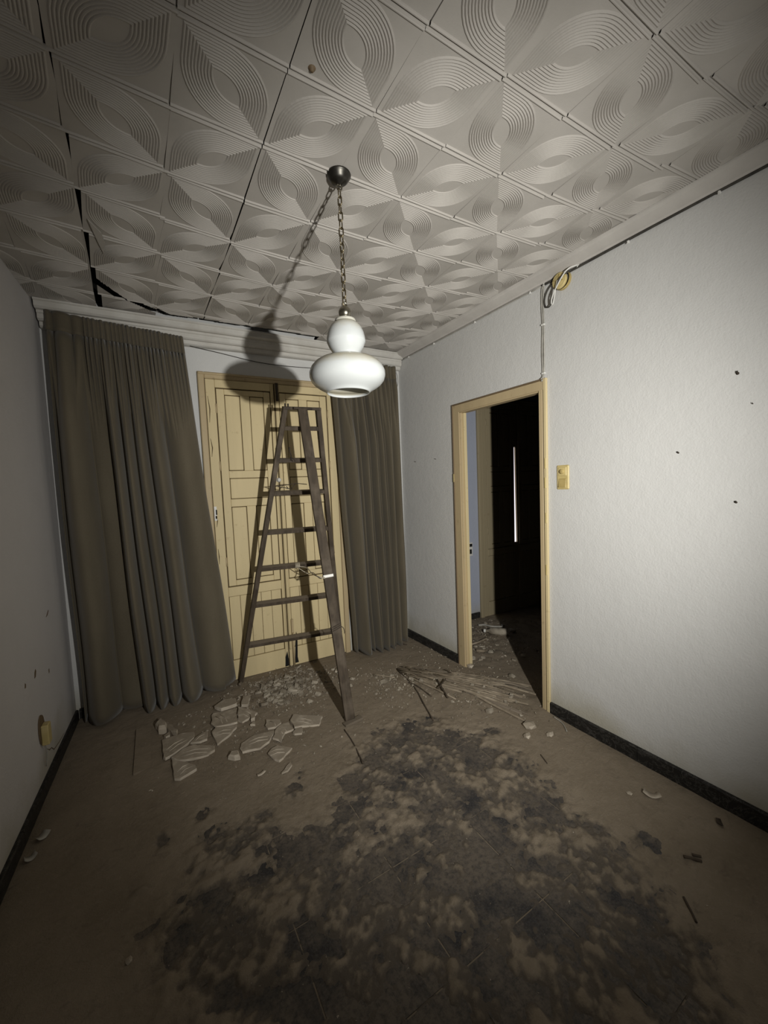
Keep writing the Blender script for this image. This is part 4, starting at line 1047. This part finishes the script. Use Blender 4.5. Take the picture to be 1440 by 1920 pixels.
stone('plaster_lump', 2.910,2.334,.034,'pale lump on the threshold beyond the reeds','plaster lump','chip',.5,seed=6)
stone('plaster_lump', 2.364,2.565,.028,'pale lump among the middle of the reeds','plaster lump','chip',.6,seed=7)
stone('plaster_lump', 2.060,2.83,.034,'pale lump at the left end of the reeds','plaster lump','chip',.6,seed=8)
stone('plaster_lump', 3.604,2.94,.045,'pale stone at the edge of the light beyond the doorway','plaster lump','chip',.7,seed=9)
stone('plaster_lump', 2.481,1.255,.016,'small pale flake on the bare dust near the right wall','plaster lump','plaster',.35,seed=10)
stone('plaster_lump', .447,1.772,.012,'tiny pale crumb alone on the dark dust near the left wall','plaster lump','plaster',.6,seed=11)
# crumbs nobody could count
mb = MB(); rq = random.Random(5)
def crumbs(n, f, r0, r1):
    for _ in range(n):
        x, y = f(); r = rq.uniform(r0, r1); z = gz(x, y)
        if not (lx(y)+.02 < x < 4.3 and y < fy(x)-.03): continue
        v = [(x+r*rq.uniform(-1,1), y+r*rq.uniform(-1,1), z+r*rq.uniform(-.2,1.1)) for _ in range(4)]
        mb.add(v, [(0,1,2),(0,3,1),(0,2,3),(1,3,2)])
crumbs(1500, lambda: (rq.gauss(1.42,.20), rq.gauss(3.20,.14)), .004, .015)
crumbs(700, lambda: (rq.gauss(2.12,.13), rq.gauss(2.80,.15)), .003, .010)
crumbs(500, lambda: (rq.uniform(.7,2.0), rq.uniform(2.3,3.3)), .002, .007)
crumbs(600, lambda: (rq.gauss(2.55,.2), rq.gauss(2.45,.28)), .004, .014)
crumbs(900, lambda: (rq.gauss(3.25,.3), rq.gauss(2.95,.25)), .003, .013)
crumbs(300, lambda: (rq.gauss(1.0,.2), rq.gauss(2.85,.2)), .003, .010)
crumbs(500, lambda: (rq.uniform(.3,2.6), rq.uniform(.7,2.3)), .0015, .0045)
link('rubble_crumbs', mb, M['chip'], kind='stuff', label='fine plaster crumbs strewn over the dusty floor', category='rubble')

# ------------------------------------------------------------------ split reeds, sticks and cords
rr = random.Random(21)
A0, A1 = Vector((2.20,2.93,0)), Vector((2.72,2.00,0)); ad = (A1-A0).normalized(); an_ = Vector((-ad.y, ad.x, 0))
for k in range(64):
    w_ = rr.uniform(-.10,.34)*(0.5+.5*rr.random()); L = rr.uniform(.25,.85)
    s0 = rr.uniform(.0, 1.08-L) if L < 1 else 0
    a = A0+ad*s0+an_*w_*(.45+.6*s0); b = a+ad*L+an_*rr.gauss(0,.09)
    pts = []
    for t in (0,.33,.66,1):
        p_ = a+(b-a)*t; 
        if p_.x > 2.735 and (p_.y < 2.0 or p_.y > 2.60): p_.x = 2.715
        z = gz(p_.x,p_.y); pts.append(Vector((p_.x+rr.uniform(-.006,.006), p_.y, z+rr.uniform(.0,.014))))
    mb = MB(); r_ = rr.uniform(.004,.0115); mb.tube(pts, [r_*.8,r_,r_,r_*.7], 6)
    link('reed', mb, M['reed' if rr.random() < .75 else 'wood_grey'], loc=a, label='dusty split reed from the fallen ceiling lath heaped across the doorway', category='reed', group='split reeds heaped across the doorway')
def stick(name, pts, r, label, cat, material, lift=.006):
    P_ = [Vector((x, y, gz(x,y)+lift+(pts[i][2] if len(pts[i]) > 2 else 0))) for i, (x, y) in enumerate([(p[0],p[1]) for p in pts])]
    mb = MB(); mb.tube(smooth_path(P_, 6), r, 6); return link(name, mb, M[material], loc=P_[0], label=label, category=cat)
stick('stick', [(2.238,2.922,.01),(2.197,2.626),(2.13,2.42),(2.074,2.247)], .005, 'long dark stick pointing from the reeds towards the camera', 'stick', 'twig')
stick('stick', [(2.195,2.70),(2.22,2.638),(2.228,2.462)], .005, 'short dark stick beside the long one at the edge of the reeds', 'stick', 'twig')
stick('stick', [(2.364,2.565,.02),(2.297,2.364)], .006, 'dark stick crossed by a shorter one on the reeds', 'stick', 'twig', .018)
stick('stick', [(2.40,2.51,.03),(2.29,2.46,.02)], .005, 'short dark stick crossing another on the reeds', 'stick', 'twig', .022)
stick('stick', [(1.556,2.478),(1.546,2.338),(1.512,2.146)], .004, 'thin dark stick on the dust in front of the prop leg', 'stick', 'twig', .003)
stick('stick', [(2.053,2.989),(2.16,2.839)], .005, 'thin stick lying left of the reeds behind the pale chips', 'stick', 'reed')
stick('wire', [(2.741-.03,1.83),(2.70,1.76),(2.652,1.697)], .003, 'thin wire end curling off the right skirting near the jamb', 'wire', 'cable')
stick('wire', [(2.359,1.657),(2.345,1.625),(2.331,1.596)], .003, 'short wire stub on bare dust in front of the plaster lumps', 'wire', 'twig', .003)
stick('stick', [(2.15,.90),(2.12,.868),(2.089,.839)], .004, 'short dark stick on the dust low on the right side', 'stick', 'twig', .003)
stick('stick', [(2.325,.97),(2.345,.945),(2.352,.92)], .006, 'broken dark twig near the right wall, longer of two', 'stick', 'twig', .003)
stick('stick', [(2.36,.955),(2.375,.93)], .005, 'broken dark twig near the right wall, shorter of two', 'stick', 'twig', .003)
stick('cord', [(2.50,3.485),(2.52,3.46),(2.566,3.427),(2.585,3.36),(2.605,3.32)], .005, 'dark cord lying at the foot of the narrower curtain', 'cord', 'twig', .005)
stick('stick', [(1.13,3.47),(1.115,3.44)], .012, 'short block of wood against the left foot of the ladder', 'wood block', 'wood_grey', .012)
stick('cable', [(3.45,3.24),(3.50,3.20),(3.52,3.12),(3.60,3.06),(3.64,3.10)], .008, 'pale cable curling on the floor beyond the doorway', 'cable', 'cable', .02)
stick('cable', [(3.05,3.24),(3.22,3.24),(3.40,3.28)], .007, 'straight pale cable near the facade beyond the doorway', 'cable', 'cable', .02)
stick('stick', [(3.02,2.94),(3.15,2.93),(3.28,2.95)], .010, 'pale stick on the floor behind the far door jamb', 'stick', 'reed', .012)
stick('stick', [(2.99,2.80),(3.06,2.77)], .014, 'short pale stub of pipe just beyond the far door jamb', 'pipe', 'reed', .014)
# bottle on its side in the second room
a, b = Vector((3.36,3.06,0)), Vector((3.48,2.93,0)); bc = a; z = gz(3.42,3.0)+.034
ax = (b-a).normalized(); q2 = Matrix((Vector((0,0,1)), ax.cross(Vector((0,0,1))), ax)).transposed()
bo = thing('bottle', 'dusty plastic bottle lying on its side beyond the doorway', 'bottle', (bc.x,bc.y,z))
mb = MB(); mb.lathe([(.001,.005),(.014,.005),(.014,.03),(.018,.035),(.030,.055),(.034,.07),(.034,.115),(.031,.12),(.034,.125),(.034,.20),(.030,.207),(.001,.207)], (bc.x,bc.y,z), 24, q2); link('body', mb, M['chip'], bo)
mb = MB(); mb.lathe([(.001,-.012),(.015,-.012),(.016,-.008),(.016,.008),(.001,.008)], (bc.x,bc.y,z), 20, q2); link('bottle_cap', mb, M['white_pl'], bo)
# paper scraps by the left skirting, curled paint flakes on the right
def scrap(x, y, w, h, rot, curl, label, material='paper', name='paper_scrap', cat='paper scrap'):
    m2 = MB(); nn = 6; z = gz(x, y)+.003; c_, s_ = math.cos(rot), math.sin(rot); vs = []
    for i in range(nn+1):
        for j in (0, 1):
            u = (i/nn-.5)*w*(1-.2*j); v = (j-.5)*h*(1-.35*abs(i/nn-.5)); zz = curl*((i/nn-.5)*2)**2+.004*j
            vs.append((x+u*c_-v*s_, y+u*s_+v*c_, z+zz))
    m2.add(vs, [(2*i,2*i+2,2*i+3,2*i+1) for i in range(nn)], True)
    o = link(name, m2, M[material], loc=(x,y,z), label=label, category=cat); md = o.modifiers.new('t','SOLIDIFY'); md.thickness = .0012; return o
scrap(.095,2.545,.055,.035,.9,.012,'crumpled paper scrap against the left skirting, farther of two')
scrap(.075,2.435,.045,.030,.5,.014,'crumpled paper scrap against the left skirting, nearer of two')
scrap(2.547,1.187,.075,.030,-1.0,.018,'curled plaster flake on the dust near the right skirting','plaster','plaster_flake','plaster flake')
scrap(2.62,.955,.04,.022,.6,.008,'small curled dark flake close to the right skirting','twig','bark_flake','flake')
scrap(1.021,2.382,.05,.018,.3,.006,'small pale flake in front of the clusters','plaster','plaster_flake','plaster flake')
